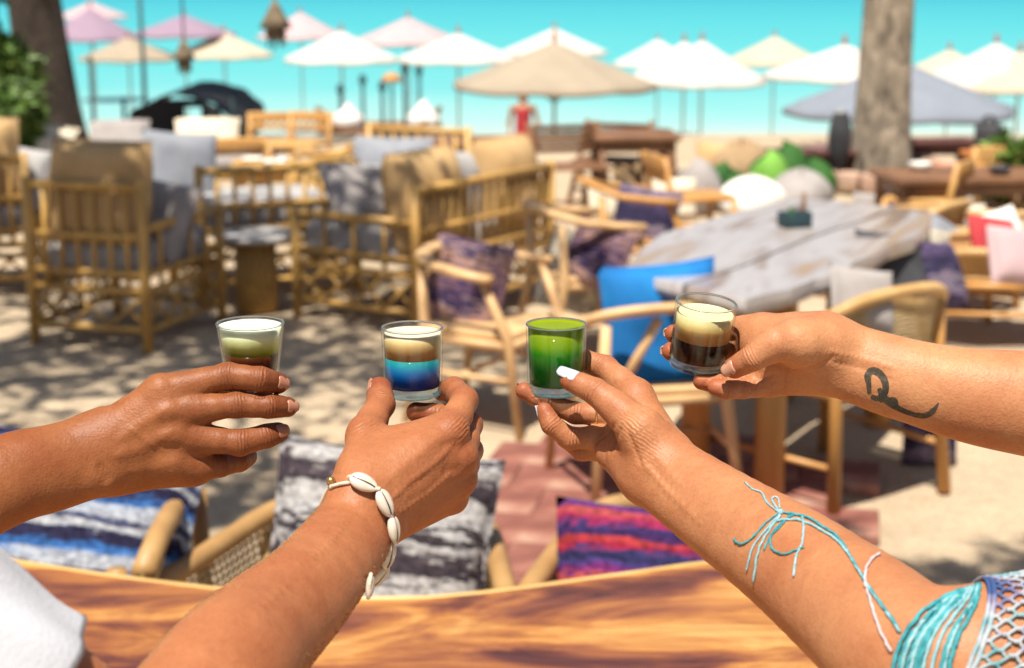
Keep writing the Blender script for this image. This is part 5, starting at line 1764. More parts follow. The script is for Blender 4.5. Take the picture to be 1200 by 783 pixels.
def near_chair(cx, yb, rz, label, w=.60, up=0.0):
    return barrel_chair((cx, yb - .30, 0), math.pi + rz, label, w=w, d=.60, back_h=.655 + up, arm_h=.625 + up, seat_h=.42, mat=M_RATTAN_B, cell=.022, flare=.22, railr=.022)
k = 1.02
near_chair(-.945, 3.46, math.radians(-12), 'rattan armchair with blue striped cushion at the near table', .64, .105)
near_chair(-.31, 3.42, math.radians(-7), 'rattan armchair with black and white striped cushion at the near table', .60)
near_chair(.36, 3.40, math.radians(-3), 'rattan armchair with pink and navy striped cushion at the near table', .60)
def front_cushion(u, v, y, size, mat, lean, roll, yaw, label, seed):
    pillow('cushion', Y(u, v, y), size, mat, R90 - lean, roll, yaw, label=label, seed=seed)
front_cushion(72, 640, 3.06, (.50, .46, .15), M_STR_BLUE, .62, .18, .12, 'blue white and navy striped rag cushion in a rattan armchair', 11)
front_cushion(444, 656, 3.08, (.44, .44, .15), M_STR_BLACK, .45, .13, .02, 'black and white striped rag cushion in a rattan armchair', 12)
front_cushion(772, 718, 3.05, (.42, .42, .14), M_STR_PINK, .5, .06, -.05, 'pink red and navy striped rag cushion in a rattan armchair', 13)

# ================================================================ the four shot glasses
def thin_glass():
    m, nt, b = newmat('clear_glass')
    nt.nodes.remove(b)
    lw = N(nt, 'ShaderNodeLayerWeight', Blend=.5)
    tr = N(nt, 'ShaderNodeBsdfTransparent')
    nt.links.new(ramp(nt, lw.outputs['Facing'], [(.0, (.99, .995, .99)), (.75, (.95, .975, .97)), (.93, (.80, .86, .85)), (1, (.50, .60, .60))]), tr.inputs[0])
    pw = N(nt, 'ShaderNodeMath', operation='POWER'); pw.inputs[1].default_value = 4.5; nt.links.new(lw.outputs['Facing'], pw.inputs[0])
    fr = N(nt, 'ShaderNodeMath', operation='MULTIPLY_ADD'); fr.inputs[1].default_value = .55; fr.inputs[2].default_value = .03; nt.links.new(pw.outputs[0], fr.inputs[0])
    gl = N(nt, 'ShaderNodeBsdfGlossy', Roughness=.03)
    mx = N(nt, 'ShaderNodeMixShader')
    nt.links.new(fr.outputs[0], mx.inputs[0]); nt.links.new(tr.outputs[0], mx.inputs[1]); nt.links.new(gl.outputs[0], mx.inputs[2])
    nt.links.new(mx.outputs[0], nt.nodes['Material Output'].inputs[0])
    return m
M_GLASS = thin_glass()
m, nt, b = newmat('thick_glass')
b.inputs['Transmission Weight'].default_value = 1.0; b.inputs['Roughness'].default_value = .02; b.inputs['IOR'].default_value = 1.5
b.inputs['Base Color'].default_value = (.93, .97, .96, 1)
M_BASE = m
def mix_base():
    m, nt, b = newmat('base_glass')
    b.inputs['Transmission Weight'].default_value = 1.0; b.inputs['Roughness'].default_value = .03; b.inputs['IOR'].default_value = 1.5
    b.inputs['Base Color'].default_value = (.80, .88, .85, 1)
    t = N(nt, 'ShaderNodeBsdfTransparent'); t.inputs[0].default_value = (.86, .92, .90, 1)
    mx = N(nt, 'ShaderNodeMixShader'); mx.inputs[0].default_value = .62
    nt.links.new(b.outputs[0], mx.inputs[1]); nt.links.new(t.outputs[0], mx.inputs[2]); nt.links.new(mx.outputs[0], nt.nodes['Material Output'].inputs[0])
    return m
M_FOOT = mix_base()

def drink(name, stops, h0, h1, sss=.5, rough=.15, trans=0.0, swirl=.0):
    """colour by height inside the glass: the layers of the drink"""
    m, nt, b = newmat(name)
    tc = N(nt, 'ShaderNodeTexCoord'); sx = N(nt, 'ShaderNodeSeparateXYZ'); nt.links.new(tc.outputs['Object'], sx.inputs[0])
    n1 = N(nt, 'ShaderNodeTexNoise', Scale=90.0, Detail=3.0); nt.links.new(tc.outputs['Object'], n1.inputs['Vector'])
    ma = N(nt, 'ShaderNodeMath', operation='MULTIPLY_ADD'); ma.inputs[1].default_value = swirl
    nt.links.new(n1.outputs[0], ma.inputs[0]); nt.links.new(sx.outputs['Z'], ma.inputs[2])
    mr = N(nt, 'ShaderNodeMapRange'); mr.inputs[1].default_value = h0 + swirl * .5; mr.inputs[2].default_value = h1 + swirl * .5
    nt.links.new(ma.outputs[0], mr.inputs[0])
    c = ramp(nt, mr.outputs[0], stops)
    nt.links.new(c, b.inputs['Base Color'])
    b.inputs['Roughness'].default_value = rough
    b.inputs['Specular IOR Level'].default_value = .06
    b.inputs['Subsurface Weight'].default_value = sss
    b.inputs['Subsurface Radius'].default_value = (.8, .8, .8); b.inputs['Subsurface Scale'].default_value = .004
    if trans:
        t = N(nt, 'ShaderNodeBsdfTranslucent'); nt.links.new(c, t.inputs[0])
        g = N(nt, 'ShaderNodeBsdfTransparent'); nt.links.new(c, g.inputs[0])
        m1 = N(nt, 'ShaderNodeMixShader'); m1.inputs[0].default_value = .35
        nt.links.new(t.outputs[0], m1.inputs[1]); nt.links.new(g.outputs[0], m1.inputs[2])
        mx = N(nt, 'ShaderNodeMixShader'); mx.inputs[0].default_value = trans
        nt.links.new(b.outputs[0], mx.inputs[1]); nt.links.new(m1.outputs[0], mx.inputs[2])
        nt.links.new(mx.outputs[0], nt.nodes['Material Output'].inputs[0])
    return m

def shot_glass(i, label, layers, fill, base_t=.008, wall=.0017):
    base, ax, hh, r0, r1 = GL[i]
    root = tag(empty('shot_glass', base), label, 'glass')
    root.rotation_mode = 'QUATERNION'
    root.rotation_quaternion = ax.to_track_quat('Z', 'Y')
    R = lambda z: r0 + (r1 - r0) * z / hh
    # walls with a rounded lip
    prof = [(r0 * .93, .0004), (r0 * .985, .0012), (R(.004), .004)]
    prof += [(R(hh * t), hh * t) for t in (.2, .4, .6, .8, .95)]
    prof += [(R(hh) - .0001, hh - .0009), (R(hh) - .0005, hh - .0002), (R(hh) - wall / 2, hh), (R(hh) - wall + .0004, hh - .0002), (R(hh) - wall, hh - .001)]
    prof += [(R(hh * t) - wall, hh * t) for t in (.95, .8, .6, .4, .2)]
    prof += [(R(base_t) - wall, base_t + .001)]
    MB().lathe(prof, 64).build('wall', M_GLASS, root).data.polygons.foreach_set('use_smooth', [True] * 0 or [True] * ((len(prof) - 1) * 64 + 2))
    lip = [(R(hh) - wall / 2 + wall * .56 * math.cos(a), hh - .0005 + wall * .5 * math.sin(a)) for a in np.linspace(0, 2 * math.pi, 9)]
    MB().lathe(lip[:-1] + lip[:1], 64, cap=False).build('lip', M_BASE, root)
    MB().lathe([(r0 * .90, .0006), (r0 * .97, .0016), (R(base_t) - wall * .6, base_t - .0006), (R(base_t) - wall * 1.6, base_t)], 64).build('base', M_FOOT, root)
    z0 = base_t + .0004
    tops = [base_t + (hh - base_t) * f for f in fill]
    for k, ((nm, mat), zt) in enumerate(zip(layers, tops)):
        top = k == len(tops) - 1
        e = .00015
        rr = lambda z: R(z) - wall - .00012
        pr = [(rr(z0), z0), (rr((z0 + zt) / 2), (z0 + zt) / 2)]
        if top: pr += [(rr(zt) , zt + .0006), (rr(zt) - .0012, zt - .0003), (rr(zt) * .6, zt - .0005), (.0001, zt - .0005)]
        else: pr += [(rr(zt), zt)]
        mb = MB().lathe(pr, 48)
        mb.build(nm, mat, root)
        z0 = zt + .00005
    return root
H = [g[2] for g in GL]
b_ = .008
D1a = drink('coffee_red', [(0, (.03, .005, .002)), (.35, (.012, .002, .001)), (.8, (.05, .007, .003)), (1, (.09, .03, .006))], .008, .031, .0)
D1b = drink('green_foam', [(0, (.13, .19, .012)), (.14, (.28, .37, .03)), (.35, (.52, .58, .18)), (.6, (.66, .68, .38)), (.85, (.70, .72, .54)), (1, (.68, .70, .58))], .030, .054, .6, .5, swirl=.002)
D2a = drink('blue_liqueur', [(0, (.001, .05, .34)), (.3, (.002, .12, .55)), (.6, (.003, .24, .62)), (.85, (.008, .42, .56)), (1, (.03, .48, .46))], .008, .031, .5, .06, .45, swirl=.004)
D2b = drink('cream_liqueur', [(0, (.32, .18, .062)), (.35, (.42, .255, .098)), (.6, (.54, .37, .16)), (.75, (.62, .48, .23)), (.85, (.60, .50, .37)), (1, (.60, .52, .42))], .031, .053, .6, .4, swirl=.002)
D3a = drink('green_liqueur', [(0, (.001, .17, .03)), (.42, (.003, .27, .03)), (.58, (.03, .35, .016)), (.74, (.26, .48, .008)), (1, (.40, .52, .012))], .008, .052, .5, .06, .55, swirl=.003)
D4a = drink('black_coffee', [(0, (.03, .004, .003)), (.3, (.006, .0015, .001)), (1, (.002, .001, .001))], .008, .025, .0, .08)
D4b = drink('coffee_cream', [(0, (.31, .17, .055)), (.42, (.42, .25, .09)), (.50, (.56, .40, .14)), (.72, (.64, .51, .23)), (1, (.64, .56, .36))], .025, .048, .6, .4, swirl=.003)
shot_glass(0, 'tapered shot glass of dark red coffee under pale green foam', [('liquid', D1a), ('foam', D1b)], (.50, .94))
shot_glass(1, 'shot glass of bright blue liqueur under beige cream', [('liquid', D2a), ('cream', D2b)], (.50, .90))
shot_glass(2, 'shot glass filled with yellow to green liqueur', [('liquid', D3a)], (.97,))
shot_glass(3, 'shot glass of black coffee under thick yellow cream', [('liquid', D4a), ('cream', D4b)], (.37, .80))

# ================================================================ nails, jewellery, tattoo, hair, sleeves
tag(A1, 'person with bare tanned forearm reaching in level, fingers across a tapered glass', 'person')
tag(A2, 'person in white sleeve and shell bracelet raising a blue and beige shot', 'person')
tag(A3, 'person with white nail polish and teal strings raising a green shot', 'person')
tag(A4, 'person with forearm tattoo holding out a black and cream shot', 'person')

def cw(p): return Vector(cam2w(np.array(p)))
def cdir(v): return Vector(np.array(v[0]) * RIGHT + np.array(v[1]) * UPV + np.array(v[2]) * FWD)

def nail(arm, bvh, chain, dorsal, L, Wd, mat, fwd=.25, tip_over=0.0, name='fingernail'):
    """curved plate on the finger end; dorsal in camera axes (right, up, away)"""
    (a, ra), (b, rb) = chain[-2], chain[-1]
    A_, B_ = cw(a), cw(b)
    ax = (B_ - A_).normalized()
    dv = cdir(dorsal); dv = (dv - ax * dv.dot(ax)).normalized()
    sd = ax.cross(dv)
    n, m_ = 10, 8
    rows = []
    top = []
    for j in range(m_ + 1):
        s = -L / 2 + L * j / m_
        for i in range(n + 1):
            q = -1 + 2 * i / n
            k = math.sqrt(max(0, 1 - (abs(s) / (L / 2)) ** 5 * .55)) if j > m_ / 2 else math.sqrt(max(0, 1 - (abs(s) / (L / 2)) ** 4 * .45))
            th = q * (Wd / 2) / rb * k
            org = B_ + ax * (s + fwd * rb)
            d = (dv * math.cos(th) + sd * math.sin(th))
            hit, nn, ix, ds = bvh.ray_cast(org + d * rb * 2.2, -d, rb * 2.4) if abs(q) < .45 else (None, 0, 0, 0)
            base_r = (hit - org).dot(d) if hit is not None else float('nan')
            crown = .0003 * (1 - q * q)
            top.append((org, d, base_r, crown))
    # one radius for each row, a straight run past the finger end
    br = np.array([t[2] for t in top]).reshape(m_ + 1, n + 1)
    rowr = np.array([np.nanmax(r) if np.isfinite(r).any() else np.nan for r in br])
    ok = np.where(np.isfinite(rowr))[0]
    j0, j1 = ok[0], ok[min(len(ok) - 1, max(1, len(ok) * 2 // 3))]
    sl = min(0.0, (rowr[j1] - rowr[j0]) / max(j1 - j0, 1))
    sl = max(sl, -.00022)
    rowr = np.array([rowr[j0] + sl * (j - j0) for j in range(m_ + 1)])
    br = np.repeat(rowr[:, None], n + 1, 1).ravel()
    vs = [t[0] + t[1] * (r + t[3] + .0001) for t, r in zip(top, br)]
    vs += [t[0] + t[1] * (r - .0006) for t, r in zip(top, br)]
    fs = []; K = (n + 1) * (m_ + 1)
    for j in range(m_):
        for i in range(n):
            p = j * (n + 1) + i
            fs.append((p, p + 1, p + n + 2, p + n + 1)); fs.append((K + p, K + p + n + 1, K + p + n + 2, K + p + 1))
    rim = [i for i in range(n)] + [(n + 1) * j + n for j in range(m_)] + [(n + 1) * m_ + n - i for i in range(n)] + [(n + 1) * (m_ - j) for j in range(m_)]
    for p, q in zip(rim, rim[1:] + rim[:1]): fs.append((q, p, K + p, K + q))
    o = mesh_obj(name, vs, fs, mat, arm)
    bm = bmesh.new(); bm.from_mesh(o.data); bmesh.ops.recalc_face_normals(bm, faces=bm.faces[:]); bm.to_mesh(o.data); bm.free()
    return o
M_NAIL = noisy('bare_nail', (.36, .15, .085), (.42, .20, .125), 60, .25, 0, spec=.5)
M_NAILP = noisy('pale_nail', (.46, .23, .15), (.52, .29, .20), 60, .22, 0, spec=.5)
M_POLISH = noisy('white_polish', (.43, .45, .50), (.48, .50, .55), 40, .12, 0, spec=.6)
M_DPOL = noisy('dark_polish', (.16, .02, .02), (.2, .03, .03), 40, .15, 0, spec=.6)
for ch, dv in ((fg1[0], (.55, .1, -1)), (fg1[1], (.6, .15, -1)), (fg1[2], (.6, .3, -1))):
    nail(A1, bvh1, ch, dv, .0115, .0105, M_NAIL, .05)
nail(A2, bvh2, fg2[4], (-1, .05, -.25), .014, .014, M_NAIL, .1)
nail(A3, bvh3, fg3[4], (.25, .75, -1), .0165, .0135, M_POLISH, .32)
nail(A3, bvh3, fg3[1], (-.2, 1, -.2), .011, .010, M_DPOL, .3)
nail(A3, bvh3, fg3[2], (-1, .1, .35), .009, .009, M_POLISH, .3)
nail(A4, bvh4, fg4[4], (-.1, .25, -1), .013, .0125, M_NAILP, .2)
for ch in (fg4[0], fg4[1]): nail(A4, bvh4, ch, (-1, .1, .3), .011, .010, M_NAILP, .1)

def on_skin(bvh, u, v, lift=0.0):
    d = Vector(ray(u, v)).normalized()
    o_ = Vector(EYE)
    h, nn, ix, ds = bvh.ray_cast(o_, d)
    if h is None: return None
    if nn.dot(d) > 0: nn = -nn
    return h + nn * lift, nn

def spline(pts, m=6):
    P_ = [Vector(p) for p in pts]; out = []
    n = len(P_)
    for i in range(n - 1):
        p0, p1, p2, p3 = P_[max(i - 1, 0)], P_[i], P_[i + 1], P_[min(i + 2, n - 1)]
        for k in range(m):
            t = k / m
            out.append(.5 * (2 * p1 + (p2 - p0) * t + (2 * p0 - 5 * p1 + 4 * p2 - p3) * t * t + (3 * p1 - p0 - 3 * p2 + p3) * t ** 3))
    out.append(P_[-1]); return out

# ---- tattoo: ink ribbons lying on the skin of the fourth arm
M_INK = noisy('tattoo_ink', (.028, .034, .028), (.060, .058, .042), 60, .5, 0)
nt = M_INK.node_tree
t_ = N(nt, 'ShaderNodeBsdfTransparent'); mx_ = N(nt, 'ShaderNodeMixShader'); nz_ = N(nt, 'ShaderNodeTexNoise', Scale=420.0, Detail=3.0)
tc_ = N(nt, 'ShaderNodeTexCoord'); nt.links.new(tc_.outputs['Object'], nz_.inputs['Vector'])
nt.links.new(ramp(nt, nz_.outputs[0], [(.35, (.04, .04, .04)), (.7, (.5, .5, .5))]), mx_.inputs[0])
nt.links.new(nt.nodes['Principled BSDF'].outputs[0], mx_.inputs[1]); nt.links.new(t_.outputs[0], mx_.inputs[2]); nt.links.new(mx_.outputs[0], nt.nodes['Material Output'].inputs[0])
def ribbon(pts2, wid, name, arm, bvh, mat, lift=.00018):
    c = spline([(a, b, 0) for a, b in pts2], 6)
    n = len(c); vs = []; fs = []
    m_ = 4
    for i, p in enumerate(c):
        t = (c[min(i + 1, n - 1)] - c[max(i - 1, 0)]).normalized()
        nx, ny = -t.y, t.x
        w = wid[0] + (wid[1] - wid[0]) * i / (n - 1) if len(wid) == 2 else np.interp(i / (n - 1), np.linspace(0, 1, len(wid)), wid)
        for k in range(m_ + 1):
            q = -1 + 2 * k / m_
            h = on_skin(bvh, p.x + nx * w * q, p.y + ny * w * q, lift)
            vs.append(h[0] if h else (vs[-1] if vs else Vector()))
    for i in range(n - 1):
        for k in range(m_):
            a = i * (m_ + 1) + k; fs.append((a, a + 1, a + m_ + 2, a + m_ + 1))
    return mesh_obj(name, vs, fs, mat, arm)
ribbon([(1019, 462), (1018, 450), (1017, 441), (1021, 435), (1028, 436), (1035, 443), (1038, 453), (1036, 463), (1030, 470)], (2.2, 4.2, 4.6, 4.0, 3.4), 'tattoo', A4, bvh4, M_INK)
ribbon([(1021, 464), (1028, 467), (1036, 462), (1040, 455)], (2.6, 3.8, 2.2), 'tattoo', A4, bvh4, M_INK)
ribbon([(1030, 455), (1036, 466), (1046, 474), (1058, 481), (1072, 486), (1084, 487), (1093, 482), (1100, 472)], (2.2, 4.6, 4.4, 3.0, 2.8, 3.4, 3.4, .6), 'tattoo', A4, bvh4, M_INK)
ribbon([(1038, 470), (1046, 467), (1051, 472), (1047, 478)], (1.3, 2.3, 1.0), 'tattoo', A4, bvh4, M_INK)

# ---- ring on the third hand
(pa, ra), (pb, rb) = fg3[1][0], fg3[1][1]
c_ = cw(pa * .40 + pb * .60); axr = (cw(pb) - cw(pa)).normalized()
M_GOLD = plain('gold', (.83, .58, .22), .22); M_GOLD.node_tree.nodes['Principled BSDF'].inputs['Metallic'].default_value = 1
u_ = axr.orthogonal().normalized(); w_ = axr.cross(u_)
rr_ = ra * .40 + rb * .60 + .0002
rp_ = [c_ + (u_ * math.cos(t) + w_ * math.sin(t)) * rr_ for t in np.linspace(0, 2 * math.pi, 41)]
MB().tube(rp_, .0011, 8, cap=False).build('ring', M_GOLD, A3)

# ---- shell bracelet on the second wrist
M_SHELL = noisy('cowrie_shell', (.48, .41, .33), (.62, .56, .48), 120, .22, .15, 200, spec=.6, dist=.001)
M_CORD = noisy('cream_cord', (.55, .45, .34), (.66, .56, .44), 60, .8, .5, 900, dist=.001)
M_SLIT = plain('shell_slit', (.03, .02, .014), .7)
M_BEAD = plain('brass_bead', (.42, .27, .10), .3); M_BEAD.node_tree.nodes['Principled BSDF'].inputs['Metallic'].default_value = .8
wa = np.array(PC(435, 600, W(-132))); wb = np.array(PC(400, 650, W(-165)))
wc_ = cw((wa + wb) / 2); wax = (cw(wa) - cw(wb)).normalized()
brace = empty('bracelet'); brace.parent = A2
brace['label'] = 'bracelet of cowrie shells on a cream cord'
shell_px = [(425.5, 568.5, 27), (447.5, 590.5, 27), (456, 621, 26), (455, 651, 26), (445, 675, 24), (427, 687, 22)]
def shell_mesh():
    vs = []; fs = []; n, R_ = 20, 14
    for i in range(R_ + 1):
        t = math.pi * i / R_
        x = -math.cos(t)
        for k in range(n):
            th = 2 * math.pi * k / n
            rr = math.sin(t) * (1 - .12 * x)
            y = rr * math.cos(th) * .62; z = rr * math.sin(th) * (.42 if math.sin(th) > 0 else .30)
            if math.sin(th) > 0: z -= .20 * math.exp(-(y / .10) ** 2) * math.sin(t)
            vs.append((x, y, z))
    for i in range(R_):
        for k in range(n): fs.append((i * n + k, i * n + (k + 1) % n, (i + 1) * n + (k + 1) % n, (i + 1) * n + k))
    return vs, fs
sv, sf = shell_mesh()
cent = []
for idx, (u, v, ln) in enumerate(shell_px):
    u2, v2, _ = shell_px[idx + 1] if idx + 1 < len(shell_px) else (2 * u - shell_px[idx - 1][0], 2 * v - shell_px[idx - 1][1], 0)
    u0, v0, _ = shell_px[idx - 1] if idx else (2 * u - u2, 2 * v - v2, 0)
    ang = math.atan2(v2 - v0, u2 - u0)
    if idx == 0: ang = math.radians(28)
    h = on_skin(bvh2, u, v, .0035)
    if h is None:
        prev = cent[-1][0]; dprev = (np.array(prev) - EYE) @ FWD
        pos = PW(u, v, dprev + .006); nrm = (Vector((.75, -.6, -.15)))
    else:
        pos, nrm = h
    dd = (np.array(pos) - EYE) @ FWD
    tdir = cdir((math.cos(ang), -math.sin(ang), 0)); 
    if h is not None: tdir = (tdir - nrm * tdir.dot(nrm))
    tdir.normalize()
    zax = (nrm - tdir * nrm.dot(tdir)).normalized(); 
    yax = zax.cross(tdir)
    half = px(ln * .66, dd)
    M3 = Matrix((tdir, yax, zax)).transposed()
    o = mesh_obj('shell', [pos + M3 @ (Vector(q) * half) for q in sv], sf, M_SHELL, brace)
    # slit with its teeth
    mb = MB()
    mb.tube([pos + M3 @ (Vector((x, .015 * math.sin(x * 4), .29 * math.sqrt(max(0, 1 - x * x)) ** 1.0 * 1.0 - .03)) * half) for x in np.linspace(-.82, .82, 9)], half * .055, 6)
    mb.build('shell_slit', M_SLIT, o)
    cent.append((pos, nrm, tdir, half))
cp = []
for q in cent: cp += [q[0] - q[2] * q[3] * 1.0, q[0] + q[2] * q[3] * 1.0]
def skp(u, v, l): 
    h = on_skin(bvh2, u, v, l); return h[0] if h else None
lead = [x for x in (skp(391, 571, .0015), skp(402, 568, .0015), skp(412, 566, .0015)) if x]
MB().tube(spline(lead + cp, 4), .0014, 7).build('cord', M_CORD, brace)
bead_p = on_skin(bvh2, 391, 566, .0025) or (PW(389, 565, 1.19), None)
MB().lathe([(.0001, -.0036), (.0026, -.0026), (.0036, 0), (.0026, .0026), (.0001, .0036)], 14, bead_p[0]).build('bead', M_BEAD, brace)
# loose ends and the strap going round the far side
far_c = [lead[0]] if lead else [bead_p[0]]
dd0 = (np.array(far_c[0]) - EYE) @ FWD
MB().tube(spline([far_c[0], PW(384, 576, dd0 + .012), PW(377, 590, dd0 + .022), PW(374, 602, dd0 + .03)], 5), .0018, 7).build('cord', M_CORD, brace)

# ---- hair on the second forearm
def arm_hair():
    me = A2.data
    nrm = np.zeros(len(me.vertices) * 3, np.float32); me.vertices.foreach_get('normal', nrm); nrm = nrm.reshape(-1, 3)
    q = V2 - EYE
    d = q @ FWD; u = CU + F_PX * (q @ RIGHT) / d; v = CV - F_PX * (q @ UPV) / d
    view = q / np.linalg.norm(q, axis=1)[:, None]
    along = (u - 418) * -.65 + (v - 617) * .76
    ok = np.where((along > -4) & (along < 330) & (np.sum(nrm * view, 1) < .25) & (u > 120))[0]
    pick = rng.choice(ok, min(6500, len(ok)), replace=False)
    ax = np.array(cw(PC(418, 617, W(-125))) - cw(PC(267, 783, W(-335)))); ax /= np.linalg.norm(ax)
    mb = MB()
    for i in pick:
        n_ = nrm[i].astype(float); p = V2[i]
        t = ax * -.55 + np.cross(n_, ax) * rng.uniform(.2, .8) + rng.normal(0, .25, 3)
        t -= n_ * (t @ n_); t /= np.linalg.norm(t) + 1e-9
        L = rng.uniform(.006, .013)
        mb.tube([p - n_ * .0004, p + t * L * .4 + n_ * L * .28, p + t * L + n_ * L * .30], [.00028, .00023, .00008], 3, cap=False)
    o = mb.build('arm_hair', noisy('golden_hair', (.12, .055, .02), (.46, .28, .12), 40, .4, 0), A2)
    o['kind'] = 'stuff'
arm_hair()

# ---- white sleeve of the second person
M_SHIRT = noisy('white_shirt', (.42, .43, .47), (.50, .51, .55), 14, .9, .5, 420, dist=.0015)
def sleeve(path, rads, name, mat, parent, n=48, seed=3):
    r_ = random.Random(seed)
    vs = []; fs = []
    pts = spline(path, 8)
    m_ = len(pts)
    rs = np.interp(np.linspace(0, 1, m_), np.linspace(0, 1, len(rads)), rads)
    ph = [r_.uniform(0, 6) for _ in range(6)]
    for i, p in enumerate(pts):
        t = (pts[min(i + 1, m_ - 1)] - pts[max(i - 1, 0)]).normalized()
        a = Vector((0, 0, 1)) - t * t.z; a.normalize(); b2 = t.cross(a)
        s = i / (m_ - 1)
        for k in range(n):
            th = 2 * math.pi * k / n
            w = 1 + .045 * math.sin(3 * th + ph[0] + 3 * s) + .04 * math.sin(5 * th + ph[1] - 5 * s) + .022 * math.sin(9 * th + 8 * s + ph[2]) + .02 * math.sin(14 * s + 2 * th)
            if i >= m_ - 4: w += .0
            vs.append(p + (a * math.cos(th) + b2 * math.sin(th)) * rs[i] * w)
    for i in range(m_ - 1):
        for k in range(n): fs.append((i * n + k, i * n + (k + 1) % n, (i + 1) * n + (k + 1) % n, (i + 1) * n + k))
    o = mesh_obj(name, vs, fs, mat, parent)
    sm = o.modifiers.new('thick', 'SOLIDIFY'); sm.thickness = .0022; sm.offset = 1
    # hem: a doubled band at the opening
    hv = []; hf = []
    for i in range(m_ - 5, m_):
        for k in range(n):
            c = pts[i]; hv.append(c + (vs[i * n + k] - c) * 1.028)
    for i in range(4):
        for k in range(n): hf.append((i * n + k, i * n + (k + 1) % n, (i + 1) * n + (k + 1) % n, (i + 1) * n + k))
    h = mesh_obj('hem', hv, hf, mat, o)
    sm = h.modifiers.new('thick', 'SOLIDIFY'); sm.thickness = .0016
    return o
sleeve([PW(-290, 590, W(-480)), PW(-160, 683, W(-470)), PW(-75, 748, W(-458)), PW(22, 822, W(-441))], (.054, .052, .051, .051), 'shirt_sleeve', M_SHIRT, A2)

# ---- teal strings and crochet sleeve of the third person
def yarn(name, c1, c2):
    return noisy(name, c1, c2, 160, .7, .8, 1100, dist=.0008)
M_Y1 = yarn('teal_yarn', (.012, .17, .20), (.06, .34, .38)); M_Y2 = yarn('pale_teal_yarn', (.12, .33, .37), (.32, .48, .52)); M_Y3 = yarn('blush_yarn', (.46, .35, .36), (.55, .48, .50))
def skin_line(pts2, r, lift=None, amp=0.0):
    out = []; last = None
    for p in spline([(a, b, 0) for a, b in pts2], 6):
        h = on_skin(bvh3, p.x, p.y, r * .9 if lift is None else lift)
        if h: out.append(h[0]); last = (np.array(h[0]) - EYE) @ FWD
        elif last: out.append(PW(p.x, p.y, last))
    return out
wrap = empty('arm_wrap'); wrap.parent = A3; wrap['label'] = 'teal cords wound round the elbow and knotted strings'
def cord(pts2, mat, r=.0011, lift=None):
    l = skin_line(pts2, r, lift)
    l = [p + Vector((random.gauss(0, r * .18), random.gauss(0, r * .18), random.gauss(0, r * .18))) for p in l]
    if len(l) > 2: MB().tube(l, [r * random.uniform(.8, 1.2) for _ in l], 6).build('cord', mat, wrap)
for k in range(14):
    o_ = k * 4.9
    j = random.uniform(-1.5, 1.5); j2 = random.uniform(-3, 3)
    if k in (8, 10): continue
    cord([(1126 + o_ * .35, 694 - o_ * .12), (1106 + o_ * .6 + j, 703 + o_ * .05), (1082 + o_ * .85 + j, 722 + j2), (1062 + o_ * .95, 746 + j2), (1051 + o_ * 1.0 + j2 * .4, 772), (1046 + o_, 800), (1044 + o_, 830)], (M_Y1, M_Y1, M_Y2, M_Y1, M_Y2)[k % 5], random.uniform(.0010, .0015))
cord([(1054, 738), (1036, 712), (1018, 688), (1002, 662), (990, 642), (980, 629), (962, 617), (944, 607), (926, 603), (914, 601)], M_Y1, 0.0010)
cord([(1056, 742), (1038, 716), (1020, 692), (1004, 666), (991, 645), (978, 632), (958, 620), (938, 611), (920, 610), (910, 612)], M_Y2, 0.0010)
cord([(1046, 764), (1034, 744), (1026, 722), (1019, 700), (1014, 682), (1016, 668), (1022, 656), (1031, 650)], M_Y3, 0.0010)
cord([(873, 566), (882, 574), (892, 578), (898, 588), (908, 598), (914, 602)], M_Y2, 0.0007)
cord([(914, 602), (905, 586), (911, 584), (914, 596)], M_Y2, 0.0007)
cord([(914, 602), (900, 612), (890, 622), (880, 633), (868, 638), (861, 632)], M_Y1, 0.0008)
cord([(914, 604), (898, 622), (884, 640), (879, 655), (876, 668)], M_Y2, 0.0008)
cord([(915, 605), (902, 622), (892, 640), (887, 660), (884, 682)], M_Y2, 0.0009)
cord([(930, 604), (914, 616), (904, 630), (905, 643), (918, 650), (932, 646), (942, 642)], M_Y1, 0.0008)
cord([(940, 606), (942, 620), (940, 638), (934, 652), (931, 676)], M_Y2, 0.0008)
cord([(926, 603), (915, 618), (903, 630), (896, 645)], M_Y1, 0.0007)
kp = on_skin(bvh3, 915, 602, .001)
if kp:
    MB().lathe([(.0001, -.0022), (.0022, -.001), (.0026, .0005), (.0016, .002), (.0001, .0026)], 10, kp[0]).build('knot', M_Y2, wrap)

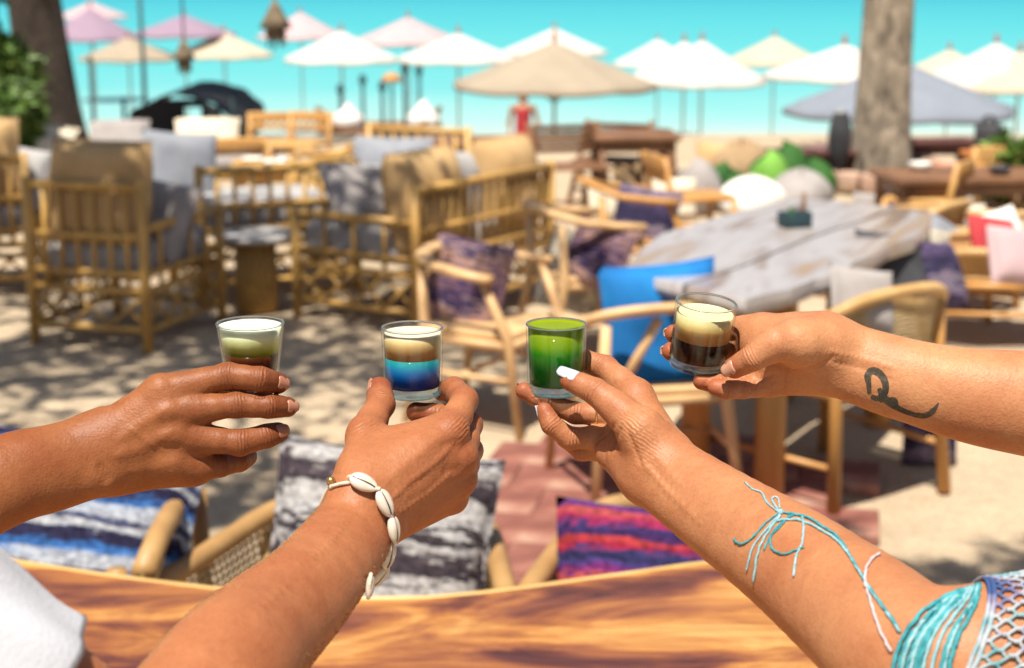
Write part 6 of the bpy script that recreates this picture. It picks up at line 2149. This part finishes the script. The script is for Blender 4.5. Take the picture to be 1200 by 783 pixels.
def crochet():
    m, nt, b = newmat('crochet_yarn')
    tc = N(nt, 'ShaderNodeTexCoord')
    n1 = N(nt, 'ShaderNodeTexNoise', Scale=34.0, Detail=2.0); nt.links.new(tc.outputs['Object'], n1.inputs['Vector'])
    nt.links.new(ramp(nt, n1.outputs[0], [(.30, (.02, .14, .18)), (.42, (.10, .27, .31)), (.52, (.38, .41, .44)), (.60, (.22, .20, .31)), (.70, (.03, .07, .20))]), b.inputs['Base Color'])
    n2 = N(nt, 'ShaderNodeTexNoise', Scale=900.0, Detail=2.0); nt.links.new(tc.outputs['Object'], n2.inputs['Vector'])
    bp = N(nt, 'ShaderNodeBump', Strength=.8, Distance=.001); nt.links.new(n2.outputs[0], bp.inputs['Height']); nt.links.new(bp.outputs[0], b.inputs['Normal'])
    b.inputs['Roughness'].default_value = .75
    st = smooth_stations([(1420, 745, -270, 112, .95), (1210, 782, -305, 106, .95), (1085, 778, -305, 92, .95)], 12)[::-1]
    C = [cw(PC(u, v, W(w))) for u, v, w, r, q in st]
    R_ = [px(r, W(w)) + .0022 for u, v, w, r, q in st]
    L = [0]
    for a, b2 in zip(C, C[1:]): L.append(L[-1] + (b2 - a).length)
    def sp(s, th):
        s = min(max(s, 0), L[-1] - 1e-6)
        i = max(k for k in range(len(L) - 1) if L[k] <= s)
        t = (s - L[i]) / (L[i + 1] - L[i])
        c = C[i].lerp(C[i + 1], t); r = R_[i] + (R_[i + 1] - R_[i]) * t
        ax = (C[i + 1] - C[i]).normalized()
        upv = cdir((0, 1, 0)); a = (upv - ax * upv.dot(ax)).normalized(); b2 = ax.cross(a)
        # a = up; b2 points towards the camera side
        return c + (a * math.cos(th) + b2 * math.sin(th)) * r
    cols = 40; step = .0066
    edge = lambda th: .020 + .016 * math.cos(th) - .004 * math.sin(th)
    mb = MB()
    rows = int((L[-1] - .04) / step)
    da = 2 * math.pi / cols
    yr = .00115
    for j in range(rows):
        for i in range(cols):
            off = .5 * (j % 2)
            th = (i + off) * da
            s = edge(th) + j * step
            if s > L[-1]: continue
            def pt(dt, ds):
                a = th + dt * da + .012 * math.sin(j * 2.1 + i * 1.7)
                return sp(edge(a) + j * step + ds * step + .0005 * math.sin(i * 3.3 + j), a)
            # one honeycomb mesh: a bar along the arm and two slanting legs
            mb.tube([pt(0, 0), pt(0, .45)], yr * 1.25, 5, cap=False)
            mb.tube([pt(0, .45), pt(.28, .68), pt(.5, 1.0)], yr, 5, cap=False)
            mb.tube([pt(0, .45), pt(-.28, .68), pt(-.5, 1.0)], yr, 5, cap=False)
    o = mb.build('crochet_sleeve', m, A3)
    o['kind'] = 'stuff'
    for k, (ds, r) in enumerate(((0, .0017), (-.0028, .0014))):
        MB().tube([sp(edge(t) + ds, t) for t in np.linspace(0, 2 * math.pi, 73)], r, 7, cap=False).build('sleeve_border', m, o)
crochet()
